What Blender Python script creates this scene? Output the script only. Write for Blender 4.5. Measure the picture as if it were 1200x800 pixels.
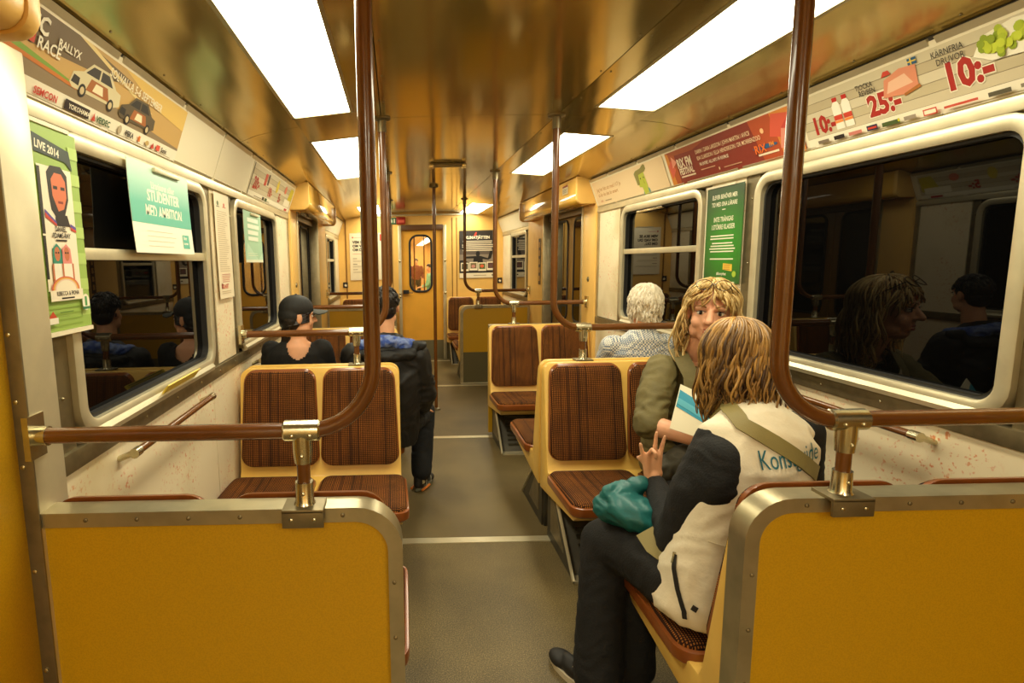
import bpy, bmesh, math, random
from math import sin, cos, pi, radians
from mathutils import Vector, Matrix, noise
from mathutils.bvhtree import BVHTree
random.seed(7)
sc = bpy.context.scene
COL = sc.collection
for o in list(bpy.data.objects):
    bpy.data.objects.remove(o)

# ------------------------------------------------------------------ camera
FPX, PPX, PITCH, ROLL = 671.0, 465.0, 0.138, 0.0205     # focal length and optical axis in px of 1200x800
CAM = Vector((-0.40, 0.0, 1.54))
cd = bpy.data.cameras.new('camera'); cam = bpy.data.objects.new('camera', cd); COL.objects.link(cam)
fw = Vector((0, cos(PITCH), -sin(PITCH))); rt0 = Vector((1, 0, 0)); dn0 = fw.cross(rt0)
rt = rt0 * cos(ROLL) + dn0 * sin(ROLL); dn = -rt0 * sin(ROLL) + dn0 * cos(ROLL)
cam.matrix_world = Matrix(((rt.x, -dn.x, -fw.x, CAM.x), (rt.y, -dn.y, -fw.y, CAM.y), (rt.z, -dn.z, -fw.z, CAM.z), (0, 0, 0, 1)))
cd.sensor_width = 36; cd.lens = FPX * 36 / 1200; cd.shift_x = (600 - PPX) / 1200
cd.clip_start = 0.02; cd.clip_end = 100
sc.camera = cam
# ------------------------------------------------------------------ world, light level
LIGHT_E = 7.5                                # radiance of the ceiling light panels
LIGHT_C = (1.0, 0.92, 0.66)
w = bpy.data.worlds.new('tunnel_dark'); sc.world = w; w.use_nodes = True
w.node_tree.nodes['Background'].inputs[0].default_value = (0.02, 0.017, 0.012, 1)
w.node_tree.nodes['Background'].inputs[1].default_value = 0.3
sc.view_settings.view_transform = 'Standard'; sc.view_settings.look = 'None'
sc.view_settings.gamma = 1; sc.view_settings.exposure = 1.15
sc.view_settings.use_curve_mapping = False

# ------------------------------------------------------------------ materials
def hexc(h):
    h = h.lstrip('#'); v = [int(h[i:i+2], 16) / 255 for i in (0, 2, 4)]
    return tuple(((x + .055) / 1.055) ** 2.4 if x > .04045 else x / 12.92 for x in v) + (1,)
MC = {}
def mat(name, col, rough=.5, metal=0., var=0., vs=30., bump=0., bs=200., col2=None, spec=.5, coat=0.):
    if name in MC: return MC[name]
    m = bpy.data.materials.new(name); m.use_nodes = True; MC[name] = m
    nt = m.node_tree; b = nt.nodes['Principled BSDF']
    c = hexc(col) if isinstance(col, str) else tuple(col) + (1,) * (4 - len(col))
    b.inputs['Base Color'].default_value = c
    b.inputs['Roughness'].default_value = rough; b.inputs['Metallic'].default_value = metal
    b.inputs['Specular IOR Level'].default_value = spec; b.inputs['Coat Weight'].default_value = coat
    if var > 0 or col2:
        tc = nt.nodes.new('ShaderNodeTexCoord'); n = nt.nodes.new('ShaderNodeTexNoise')
        n.inputs['Scale'].default_value = vs; n.inputs['Detail'].default_value = 5
        nt.links.new(tc.outputs['Object'], n.inputs['Vector'])
        mx = nt.nodes.new('ShaderNodeMix'); mx.data_type = 'RGBA'
        mx.inputs['A'].default_value = c
        c2 = hexc(col2) if col2 else tuple(x * (1 - var) for x in c[:3]) + (1,)
        mx.inputs['B'].default_value = c2
        rp = nt.nodes.new('ShaderNodeMapRange'); rp.inputs['From Min'].default_value = .42; rp.inputs['From Max'].default_value = .62
        nt.links.new(n.outputs['Fac'], rp.inputs['Value']); nt.links.new(rp.outputs['Result'], mx.inputs['Factor'])
        nt.links.new(mx.outputs['Result'], b.inputs['Base Color'])
    if bump > 0:
        tc = nt.nodes.new('ShaderNodeTexCoord'); n = nt.nodes.new('ShaderNodeTexNoise')
        n.inputs['Scale'].default_value = bs; n.inputs['Detail'].default_value = 4
        nt.links.new(tc.outputs['Object'], n.inputs['Vector'])
        bp = nt.nodes.new('ShaderNodeBump'); bp.inputs['Strength'].default_value = bump; bp.inputs['Distance'].default_value = .01
        nt.links.new(n.outputs['Fac'], bp.inputs['Height']); nt.links.new(bp.outputs['Normal'], b.inputs['Normal'])
    return m
def flat(h):                                 # printed ink / paper of one colour
    return mat('ink_' + h.lstrip('#'), h, .45)
def emis(name, col, e):
    m = bpy.data.materials.new(name); m.use_nodes = True; nt = m.node_tree; nt.nodes.clear()
    o = nt.nodes.new('ShaderNodeOutputMaterial'); s = nt.nodes.new('ShaderNodeEmission')
    s.inputs[0].default_value = tuple(col) + (1,); s.inputs[1].default_value = e
    nt.links.new(s.outputs[0], o.inputs[0]); MC[name] = m; return m
M_LIGHT = emis('light_diffuser', LIGHT_C, LIGHT_E)
M_MUST = mat('mustard_laminate', '#c7980d', .42, var=.12, vs=260, bump=.04, bs=500)
M_MUST2 = mat('yellow_wall', '#f5c56c', .38, var=.05, vs=6)
M_SHELL = mat('yellow_shell', '#ecc060', .38, var=.06, vs=8)
M_ALU = mat('aluminium', '#b9ae8c', .34, .75, var=.15, vs=12)
M_ALU2 = mat('pale_aluminium', '#d9cfae', .36, .55, var=.08, vs=10)
M_DALU = mat('dull_aluminium', '#8a7d5e', .42, .7, var=.2, vs=18)
M_CHROME = mat('worn_chrome', '#cfc7a8', .22, .95, var=.1, vs=50)
M_STEEL = mat('dark_steel', '#4a4434', .5, .3, var=.35, vs=9)
M_RAIL = mat('brown_rail', '#6f4119', .24, 0, var=.15, vs=15, coat=.4)
M_VINYL = mat('brown_vinyl', '#8a4a1c', .3, 0, var=.12, vs=20, coat=.3)
M_BLACK = mat('black_rubber', '#1d1b19', .6)
M_GLASS = mat('night_glass', '#050505', .015, 0, spec=.32)
M_WHITEP = mat('white_card', '#efe4c4', .5)
def wall_mat():
    m = mat('speckled_laminate', '#f2e3bf', .42)
    nt = m.node_tree; b = nt.nodes['Principled BSDF']
    tc = nt.nodes.new('ShaderNodeTexCoord')
    def nz(s, d, lo, hi):
        n = nt.nodes.new('ShaderNodeTexNoise'); n.inputs['Scale'].default_value = s; n.inputs['Detail'].default_value = d
        nt.links.new(tc.outputs['Object'], n.inputs['Vector'])
        r = nt.nodes.new('ShaderNodeMapRange'); r.inputs['From Min'].default_value = lo; r.inputs['From Max'].default_value = hi
        nt.links.new(n.outputs['Fac'], r.inputs['Value']); return r.outputs['Result']
    a = nz(70, 6, .58, .68); c = nz(5, 2, .4, .62)
    mu = nt.nodes.new('ShaderNodeMath'); mu.operation = 'MULTIPLY'; nt.links.new(a, mu.inputs[0]); nt.links.new(c, mu.inputs[1])
    mx = nt.nodes.new('ShaderNodeMix'); mx.data_type = 'RGBA'
    mx.inputs['A'].default_value = hexc('#f2e3c0'); mx.inputs['B'].default_value = hexc('#e0905c')
    nt.links.new(mu.outputs[0], mx.inputs['Factor'])
    g = nz(2.2, 3, .52, .75); mx2 = nt.nodes.new('ShaderNodeMix'); mx2.data_type = 'RGBA'
    nt.links.new(mx.outputs['Result'], mx2.inputs['A']); mx2.inputs['B'].default_value = hexc('#cdbb8c')
    nt.links.new(g, mx2.inputs['Factor']); nt.links.new(mx2.outputs['Result'], b.inputs['Base Color'])
    return m
M_WALL = wall_mat()
def floor_mat():
    m = mat('speckled_floor', '#5e5234', .5)
    nt = m.node_tree; b = nt.nodes['Principled BSDF']; tc = nt.nodes.new('ShaderNodeTexCoord')
    n = nt.nodes.new('ShaderNodeTexNoise'); n.inputs['Scale'].default_value = 230; n.inputs['Detail'].default_value = 3
    n2 = nt.nodes.new('ShaderNodeTexNoise'); n2.inputs['Scale'].default_value = 2.3; n2.inputs['Detail'].default_value = 5
    for k in (n, n2): nt.links.new(tc.outputs['Object'], k.inputs['Vector'])
    r = nt.nodes.new('ShaderNodeValToRGB'); cr = r.color_ramp
    cr.elements[0].position = .36; cr.elements[0].color = hexc('#4e4226'); cr.elements[1].position = .72; cr.elements[1].color = hexc('#a89262')
    e = cr.elements.new(.55); e.color = hexc('#70603a')
    nt.links.new(n.outputs['Fac'], r.inputs[0])
    mx = nt.nodes.new('ShaderNodeMix'); mx.data_type = 'RGBA'; mx.blend_type = 'MULTIPLY'; mx.inputs['Factor'].default_value = .7
    r2 = nt.nodes.new('ShaderNodeMapRange'); r2.inputs['From Min'].default_value = .35; r2.inputs['From Max'].default_value = .65
    r2.inputs['To Min'].default_value = .62; r2.inputs['To Max'].default_value = 1.1
    nt.links.new(n2.outputs['Fac'], r2.inputs['Value']); nt.links.new(r.outputs[0], mx.inputs['A']); nt.links.new(r2.outputs['Result'], mx.inputs['B'])
    nt.links.new(mx.outputs['Result'], b.inputs['Base Color'])
    return m
M_FLOOR = floor_mat()
def ceil_mat():
    m = mat('brushed_ceiling_metal', '#a5854a', .13, .72)
    nt = m.node_tree; b = nt.nodes['Principled BSDF']; tc = nt.nodes.new('ShaderNodeTexCoord')
    mp = nt.nodes.new('ShaderNodeMapping'); mp.inputs['Scale'].default_value = (5, .5, 5)
    n = nt.nodes.new('ShaderNodeTexNoise'); n.inputs['Scale'].default_value = 2; n.inputs['Detail'].default_value = 4
    nt.links.new(tc.outputs['Object'], mp.inputs['Vector']); nt.links.new(mp.outputs[0], n.inputs['Vector'])
    r = nt.nodes.new('ShaderNodeValToRGB'); cr = r.color_ramp
    cr.elements[0].position = .3; cr.elements[0].color = hexc('#bfa862'); cr.elements[1].position = .7; cr.elements[1].color = hexc('#cab068')
    nt.links.new(n.outputs['Fac'], r.inputs[0]); nt.links.new(r.outputs[0], b.inputs['Base Color'])
    n3 = nt.nodes.new('ShaderNodeTexNoise'); n3.inputs['Scale'].default_value = 1.6; n3.inputs['Detail'].default_value = 1
    nt.links.new(mp.outputs[0], n3.inputs['Vector'])
    bp = nt.nodes.new('ShaderNodeBump'); bp.inputs['Strength'].default_value = .12; bp.inputs['Distance'].default_value = .01
    nt.links.new(n3.outputs['Fac'], bp.inputs['Height']); nt.links.new(bp.outputs['Normal'], b.inputs['Normal'])
    return m
M_CEIL = ceil_mat()
def fabric_mat():
    m = mat('striped_moquette', '#3a1a0c', .85)
    nt = m.node_tree; b = nt.nodes['Principled BSDF']; N = nt.nodes.new; L = nt.links.new
    uv = N('ShaderNodeUVMap'); sx = N('ShaderNodeSeparateXYZ'); L(uv.outputs[0], sx.inputs[0])
    def math_(op, a, b_=None):
        k = N('ShaderNodeMath'); k.operation = op
        for i, q in enumerate((a, b_)):
            if q is None: continue
            if isinstance(q, (int, float)): k.inputs[i].default_value = q
            else: L(q, k.inputs[i])
        return k.outputs[0]
    u, v = sx.outputs[0], sx.outputs[1]
    def n1(x, s, seed):
        c = N('ShaderNodeCombineXYZ'); L(math_('MULTIPLY', x, s), c.inputs[0]); c.inputs[1].default_value = seed
        n = N('ShaderNodeTexNoise'); n.inputs['Scale'].default_value = 1; n.inputs['Detail'].default_value = 2; L(c.outputs[0], n.inputs['Vector']); return n.outputs['Fac']
    r = N('ShaderNodeValToRGB'); cr = r.color_ramp
    cr.elements[0].position = .34; cr.elements[0].color = hexc('#1c0e08'); cr.elements[1].position = .7; cr.elements[1].color = hexc('#40200b')
    L(n1(u, 15, 3.3), r.inputs[0])
    dots = math_('MULTIPLY', math_('GREATER_THAN', math_('SINE', math_('MULTIPLY', u, 2 * pi / .0085)), .1),
                 math_('GREATER_THAN', math_('SINE', math_('MULTIPLY', v, 2 * pi / .0075)), -.2))
    msk = math_('GREATER_THAN', n1(u, 34, 9.1), .44)
    f = math_('MULTIPLY', dots, math_('ADD', math_('MULTIPLY', msk, .6), .4))
    n2 = N('ShaderNodeTexNoise'); n2.inputs['Scale'].default_value = 7; L(uv.outputs[0], n2.inputs['Vector'])
    f2 = math_('MULTIPLY', f, math_('ADD', n2.outputs['Fac'], .10))
    mx = N('ShaderNodeMix'); mx.data_type = 'RGBA'; L(f2, mx.inputs['Factor']); L(r.outputs[0], mx.inputs['A']); mx.inputs['B'].default_value = hexc('#c67a2c')
    L(mx.outputs['Result'], b.inputs['Base Color']); b.inputs['Specular IOR Level'].default_value = .2
    return m
M_FAB = fabric_mat()

# ------------------------------------------------------------------ mesh helpers
class MB:
    def __init__(s): s.v = []; s.f = []; s.uv = {}
    def add(s, vs, fs, uvs=None):
        n = len(s.v); s.v += [tuple(p) for p in vs]
        for f in fs: s.f.append(tuple(i + n for i in f))
        if uvs:
            for i, q in enumerate(uvs): s.uv[n + i] = q
        return s
    def box(s, x0, x1, y0, y1, z0, z1):
        x0, x1 = sorted((x0, x1)); y0, y1 = sorted((y0, y1)); z0, z1 = sorted((z0, z1))
        return s.add([(x0,y0,z0),(x1,y0,z0),(x1,y1,z0),(x0,y1,z0),(x0,y0,z1),(x1,y0,z1),(x1,y1,z1),(x0,y1,z1)],
                     [(3,2,1,0),(4,5,6,7),(0,1,5,4),(1,2,6,5),(2,3,7,6),(3,0,4,7)])
    def tube(s, pts, r, n=10, cap=True):
        pts = [Vector(p) for p in pts]; rr = r if isinstance(r, (list, tuple)) else [r] * len(pts)
        vs = []; fs = []; t0 = None
        for i, p in enumerate(pts):
            a = pts[max(0, i-1)]; b = pts[min(len(pts)-1, i+1)]; t = (b - a).normalized()
            if t0 is None:
                up = Vector((0,0,1)) if abs(t.z) < .9 else Vector((0,1,0))
                x = t.cross(up).normalized()
            else:
                x = (x - t * x.dot(t)).normalized()
            y = t.cross(x); t0 = t
            for k in range(n):
                a_ = 2*pi*k/n; vs.append(p + (x*cos(a_) + y*sin(a_)) * rr[i])
        for i in range(len(pts)-1):
            for k in range(n):
                fs.append((i*n+k, i*n+(k+1)%n, (i+1)*n+(k+1)%n, (i+1)*n+k))
        if cap: fs.append(tuple(range(n))[::-1]); fs.append(tuple((len(pts)-1)*n+k for k in range(n)))
        return s.add(vs, fs)
    def prism(s, poly, axis, a, b):            # extrude 2d polygon along axis ('x': (y,z), 'y': (x,z), 'z': (x,y))
        def P(q, t): return {'x': (t, q[0], q[1]), 'y': (q[0], t, q[1]), 'z': (q[0], q[1], t)}[axis]
        n = len(poly); vs = [P(q, a) for q in poly] + [P(q, b) for q in poly]
        fs = [tuple(range(n)), tuple(range(n, 2*n))[::-1]] + [(i, n+i, n+(i+1)%n, (i+1)%n) for i in range(n)]
        return s.add(vs, fs)
    def ell(s, c, r, R=None, nu=16, nv=10):
        vs = []; fs = []; R = R or Matrix.Identity(3); c = Vector(c)
        for j in range(1, nv):
            for i in range(nu):
                th = pi*j/nv; ph = 2*pi*i/nu
                vs.append(c + R @ Vector((r[0]*sin(th)*cos(ph), r[1]*sin(th)*sin(ph), r[2]*cos(th))))
        t = len(vs); vs.append(c + R @ Vector((0,0,r[2]))); vs.append(c + R @ Vector((0,0,-r[2])))
        for j in range(nv-2):
            for i in range(nu): fs.append((j*nu+i, (j+1)*nu+i, (j+1)*nu+(i+1)%nu, j*nu+(i+1)%nu))
        for i in range(nu):
            fs.append((t, i, (i+1)%nu)); fs.append((t+1, (nv-2)*nu+(i+1)%nu, (nv-2)*nu+i))
        return s.add(vs, fs)
    def mesh(s, name, m=None, fix=True):
        me = bpy.data.meshes.new(name); me.from_pydata(s.v, [], s.f)
        if s.uv:
            l = me.uv_layers.new(name='UVMap')
            for lp in me.loops: l.data[lp.index].uv = s.uv.get(lp.vertex_index, (0, 0))
        if fix:
            bm = bmesh.new(); bm.from_mesh(me); bmesh.ops.recalc_face_normals(bm, faces=bm.faces); bm.to_mesh(me); bm.free()
        if m: me.materials.append(m)
        return me
    def build(s, name, m, parent=None, ang=40, bevel=0):
        me = s.mesh(name, m)
        if bevel:
            bm = bmesh.new(); bm.from_mesh(me)
            es = [e for e in bm.edges if len(e.link_faces) == 2 and e.calc_face_angle(0) > .6]
            bmesh.ops.bevel(bm, geom=es, offset=bevel, segments=2, profile=.6, affect='EDGES'); bm.to_mesh(me); bm.free()
        return link(name, me, parent, ang)
def link(name, me, parent=None, ang=40):
    for p in me.polygons: p.use_smooth = True
    if ang is not None:
        me.set_sharp_from_angle(angle=radians(ang))
    o = bpy.data.objects.new(name, me); COL.objects.link(o)
    if parent: o.parent = parent
    return o
def tag(o, label=None, cat=None, group=None, kind=None):
    if label: o['label'] = label
    if cat: o['category'] = cat
    if group: o['group'] = group
    if kind: o['kind'] = kind
    return o
def thing(name, label, cat, loc=(0,0,0), rz=0, group=None):
    o = bpy.data.objects.new(name, None); COL.objects.link(o); o.location = loc; o.rotation_euler = (0,0,rz)
    o.empty_display_size = .1
    return tag(o, label, cat, group)
def struct(name, mb=None, m=None, ang=40, label=None):
    if mb is None:
        o = bpy.data.objects.new(name, None); COL.objects.link(o)
    else: o = mb.build(name, m, None, ang)
    o['kind'] = 'structure'
    if label: o['label'] = label
    return o
def copy_tree(o, parent=None, **kw):
    c = o.copy(); COL.objects.link(c); c.parent = parent
    for ch in o.children: copy_tree(ch, c)
    return c
def rrect(w, h, r, n=5, inset=0, taper=0):     # closed outline centred on origin
    w2 = w/2 - inset; h2 = h/2 - inset; r = max(r - inset, .001); pts = []
    for cx, cy, a0 in ((w2-r, h2-r, 0), (-w2+r, h2-r, 90), (-w2+r, -h2+r, 180), (w2-r, -h2+r, 270)):
        for k in range(n+1):
            a = radians(a0 + 90*k/n); x = cx + r*cos(a); y = cy + r*sin(a)
            pts.append((x * (1 - taper * (y / h)), y))
    return pts
def slab(mb, w, h, r, layers, F, n=5, taper=0, caps=(True, True)):
    """layers: (inset, depth); F maps (x, y, depth) to a point; uv = x, y in metres"""
    rings = []; m = 4*(n+1)
    vs = []; uvs = []
    for ins, d in layers:
        for x, y in rrect(w, h, r, n, ins, taper): vs.append(F(x, y, d)); uvs.append((x, y))
    fs = []
    for i in range(len(layers)-1):
        for k in range(m): fs.append((i*m+k, i*m+(k+1)%m, (i+1)*m+(k+1)%m, (i+1)*m+k))
    if caps[0]: fs.append(tuple(range(m))[::-1])
    if caps[1]: fs.append(tuple((len(layers)-1)*m+k for k in range(m)))
    mb.add(vs, fs, uvs); return mb
def ring(mb, w, h, r, t, F, d0, d1, n=6):      # frame: outer outline, inner inset by t, depths d0..d1
    m = 4*(n+1); vs = []
    for ins, d in ((0, d0), (0, d1*.8), (t*.15, d1), (t*.8, d1), (t, d1*.7), (t, d0)):
        for x, y in rrect(w, h, r, n, ins): vs.append(F(x, y, d))
    fs = []
    for i in range(6):
        j = (i+1) % 6
        for k in range(m): fs.append((i*m+k, i*m+(k+1)%m, j*m+(k+1)%m, j*m+k))
    mb.add(vs, fs); return mb
def dot(mb, p, axis, r=.005, h=.003):
    q = Vector(p); a = Vector(axis)
    mb.tube([q - a*.001, q + a*h*.6, q + a*h], [r, r*.9, r*.4], 8)

# ------------------------------------------------------------------ floor
Y0, Y1 = -4.0, 9.0
fl = struct('floor', MB().box(-1.34, 1.34, Y0, 9.06, -.06, 0), M_FLOOR)
for y in (-.95, 1.02, 3.0, 4.88, 6.99, 8.8):
    b = MB().box(-1.2, 1.2, y-.030, y+.030, .0, .004)
    for k in range(16): dot(b, (-1.1 + k*.147, y, .004), (0,0,1), .004, .001)
    b.build('joint_strip', M_ALU2, fl)
# ------------------------------------------------------------------ ceiling
ce = struct('ceiling')
CP = [(1.20, 2.172), (1.11, 2.205), (1.0, 2.228), (.885, 2.243), (.595, 2.270), (.46, 2.280), (0, 2.286)]
def strip(i0, i1, ya, yb, s, name='ceiling_panel', m=M_CEIL, t=.008):
    pts = CP[i0:i1+1]
    poly = [(s*x, z) for x, z in pts] + [(s*x, z + t) for x, z in reversed(pts)]
    return MB().prism(poly, 'y', ya, yb).build(name, m, ce, 50)
SE = [-4.0, -2.3, -.55, 1.2, 3.1, 5.1, 7.25, 9.0]
G = .003
for a, b in zip(SE[:-1], SE[1:]):
    poly = [(-.456, 2.28), (0, 2.286), (.456, 2.28), (.456, 2.288), (0, 2.294), (-.456, 2.288)]
    MB().prism(poly, 'y', a+G, b-G).build('ceiling_panel', M_CEIL, ce, 50)
    for s in (-1, 1): strip(0, 3, a+G, b-G, s); strip(4, 5, a+G, b-G, s)
LIGHTS = [(-3.9, -2.5), (-2.2, -.35), (1.25, 2.93), (3.47, 5.03), (7.5, 8.95)]
fill = [(-4.0, -3.9), (-2.5, -2.2), (-.35, 1.25), (2.93, 3.47), (5.03, 7.5), (8.95, 9.0)]
for s in (-1, 1):
    for a, b in fill: strip(3, 4, a, b, s)
MB().box(-1.2, 1.2, -4, 9, 2.30, 2.31).build('ceiling_backing', mat('dark_gap', '#3a3020', .7), ce)
sc_ = MB()
for s in (-1, 1):
    for k in range(34):
        y = -3.5 + k*.37
        for x, z in ((.44, 2.279), (.48, 2.277), (1.17, 2.182)): dot(sc_, (s*x, y, z), (0,0,-1), .004, .002)
tag(sc_.build('screw', M_DALU, ce), kind='stuff')
WHERE = {-1: 'left', 1: 'right'}
for s in (-1, 1):
    for k, (a, b) in enumerate(LIGHTS):
        wh = ['farthest back behind the viewpoint', 'just behind the viewpoint', 'over the nearest seats', 'over the second seat group', 'at the far end'][k]
        t = thing('ceiling_light', f'flat white ceiling light panel on the {WHERE[s]}, {wh}', 'light', (s*.74, (a+b)/2, 2.26))
        L2 = (b-a)/2; e = MB()
        e.add([(-.145*s, -L2+.01, .010+.003), (.145*s, -L2+.01, -.014+.003), (.145*s, L2-.01, -.014+.003), (-.145*s, L2-.01, .010+.003)], [(0,1,2,3) if s < 0 else (3,2,1,0)])
        e.build('diffuser', M_LIGHT, t, None)
        f = MB(); zz = lambda x: -.092 * x * 1.0
        for xa, xb in ((-.150, -.135), (.135, .150)):
            f.prism([(s*xa, zz(xa)-.006), (s*xb, zz(xb)-.006), (s*xb, zz(xb)+.012), (s*xa, zz(xa)+.012)], 'y', -L2, L2)
        for ya, yb in ((-L2, -L2+.016), (L2-.016, L2)):
            f.prism([(-s*.15, zz(-.15)-.006), (s*.15, zz(.15)-.006), (s*.15, zz(.15)+.012), (-s*.15, zz(-.15)+.012)], 'y', ya, yb)
        f.build('light_frame', M_ALU, t)
t = thing('ceiling_grille', 'small flat chrome bracket plate on the ceiling ahead of the thin centre pole', 'bracket', (0.02, 4.56, 2.27))
MB().box(-.13, .13, -.03, .03, -.012, .012).build('plate', M_DALU, t, bevel=.003)
for x in (-.13, .12): MB().box(x-.015, x+.02, -.05, .035, -.02, .005).build('end_clip', M_CHROME, t, bevel=.003)

# ------------------------------------------------------------------ side walls
WX = 1.28
def wall_side(s):
    nm = WHERE[s]; w_ = struct(f'wall_{nm}')
    def bx(name, m, y0, y1, z0, z1, x0=WX, x1=WX+.03, bevel=0):
        return MB().box(s*x0, s*x1, y0, y1, z0, z1).build(name, m, w_, bevel=bevel)
    for a, b in ((1.27, 2.68), (2.68, 3.06), (3.06, 4.8), (7.2, 9.0)):
        bx('lower_panel', M_WALL, a+.004, b-.004, .02, 1.0)
        bx('skirting', M_STEEL, a, b, 0, .1, WX-.006)
    for a, b in ((1.27, 1.43), (2.80, 3.10), (4.34, 4.78), (8.46, 9.0)):
        bx('pillar_panel', M_WALL, a+.002, b-.002, 1.06, 1.93)
    for a, b in ((1.43, 1.52), (2.70, 2.80), (3.09, 3.17), (4.28, 4.34), (7.2, 7.36), (8.36, 8.46)):
        bx('pillar_strip', M_DALU, a, b, 1.0, 1.94, WX+.004)
    for a, b in ((1.27, 4.8), (7.2, 9.0)):
        bx('belt_strip', M_DALU, a, b, 1.0, 1.055, WX-.010, bevel=.003)
        bx('head_rail', M_ALU2, a, b, 1.905, 1.945, WX-.014, WX+.03, bevel=.004)
        MB().box(s*(WX+.0), s*(WX+.04), a, b, 1.93, 1.96).build('upper_backing', M_DALU, w_)
    rv = MB()
    for a, b in ((1.27, 4.8), (7.2, 9.0)):
        y = a+.1
        while y < b: dot(rv, (s*(WX-.010), y, 1.028), (-s, 0, 0), .006, .004); y += .28
    for y in (1.475, 2.75, 3.13, 4.31):
        for z in (1.2, 1.5, 1.8, 1.93): dot(rv, (s*(WX+.002), y, z), (-s, 0, 0), .005, .004)
    tag(rv.build('rivet', M_CHROME, w_), kind='stuff')
    # window backing so the tunnel side is closed
    for a, b in ((1.52, 2.70), (3.17, 4.28), (7.36, 8.36)):
        MB().box(s*(WX+.05), s*(WX+.06), a-.1, b+.1, 1.0, 1.95).build('outer_skin', M_BLACK, w_)
    # slanted advertising band
    A = Vector((s*1.272, 0, 1.945)); B = Vector((s*1.195, 0, 2.155))
    seams = [1.27, 2.34, 3.42, 4.8]
    if s < 0: seams = [1.27, 2.34, 2.84, 3.44, 4.8]
    for a, b in list(zip(seams[:-1], seams[1:])) + [(7.0, 8.2), (8.2, 9.0)]:
        MB().prism([(A.x, A.z), (B.x, B.z), (B.x+s*.02, B.z+.006), (A.x+s*.02, A.z+.006)], 'y', a+.003, b-.003).build('band_panel', M_WHITEP, w_)
    for a, b in ((1.27, 4.8), (7.0, 9.0)):
        MB().box(s*1.205, s*1.235, a, b, 2.158, 2.176).build('cornice_gap', mat('dark_gap', '#3a3020', .7), w_)
        y = a
        while y < b - .1:
            y2 = min(y+.52, b)
            MB().prism([(s*1.205, 2.135), (s*1.187, 2.160), (s*1.193, 2.164), (s*1.212, 2.140)], 'y', y+.012, y2-.012).build('poster_rail', M_ALU2, w_)
            MB().prism([(s*1.274, 1.94), (s*1.262, 1.955), (s*1.268, 1.962), (s*1.282, 1.945)], 'y', y+.02, y2-.02).build('poster_rail', M_ALU2, w_)
            y = y2
    bx('inner_lining', M_ALU, 4.76, 4.80, 1.0, 2.0, WX-.008)
    return w_
walls = {s: wall_side(s) for s in (-1, 1)}
WIN = [(1.52, 2.71, 1.065, 1.905, .10, 1), (3.16, 4.29, 1.065, 1.905, .10, 2), (7.36, 8.36, 1.065, 1.905, .06, 3)]
n = 0
for s in (-1, 1):
    for a, b, z0, z1, r, k in WIN:
        n += 1; wd = struct(f'window_{n}')
        cy, cz = (a+b)/2, (z0+z1)/2; F = lambda x, y, d: (s*(WX-d), cy+x, cz+y)
        ring(MB(), b-a, z1-z0, r, .045, F, -.045, .018).build('window_frame', M_ALU2, wd, 35)
        ring(MB(), b-a-.09, z1-z0-.09, r-.03, .012, F, -.04, -.006).build('gasket', M_BLACK, wd, 35)
        g = MB(); slab(g, b-a-.10, z1-z0-.10, r-.03, [(0, -.04), (0, -.028)], F); g.build('pane', M_GLASS, wd)
        if not ((s > 0 and k == 1) or (s < 0 and k == 2)):
            MB().box(s*(WX-.004), s*(WX+.03), a+.04, b-.04, 1.563, 1.598).build('window_divider', M_ALU2, wd, bevel=.003)
            MB().box(s*(WX-.006), s*(WX+.02), a+.5, b-.25, 1.84, 1.855).build('vent_catch', M_CHROME, wd, bevel=.002)
        else:
            MB().box(s*(WX-.006), s*(WX+.02), a+.35, b-.35, 1.862, 1.875).build('vent_catch', M_CHROME, wd, bevel=.002)
        MB().prism([(s*(WX-.03), z0+.01), (s*(WX+.0), z0+.045), (s*(WX+.01), z0+.02), (s*(WX+.0), z0-.012), (s*(WX-.026), z0-.006)], 'y', a+.07, b-.07).build('window_sill', M_ALU2, wd)
# yellow instruction sticker on the near left sill
t = thing('sill_sticker', 'narrow yellow sticker strip on the sill of the left front window', 'sticker', (-1.249, 2.2, 1.098))
MB().prism([(-.006, -.012), (-.002, -.0155), (.022, .0145), (.018, .018)], 'y', -.17, .17).build('strip', flat('#e3c63a'), t)
for k in range(3): MB().prism([(.0015+k*.006, -.0005+k*.007), (.0035+k*.006, .0015+k*.007), (.0030+k*.006, .0020+k*.007), (.001+k*.006, 0+k*.007)], 'y', -.15, .15).build('print_line', flat('#5a4a10'), t)

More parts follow.
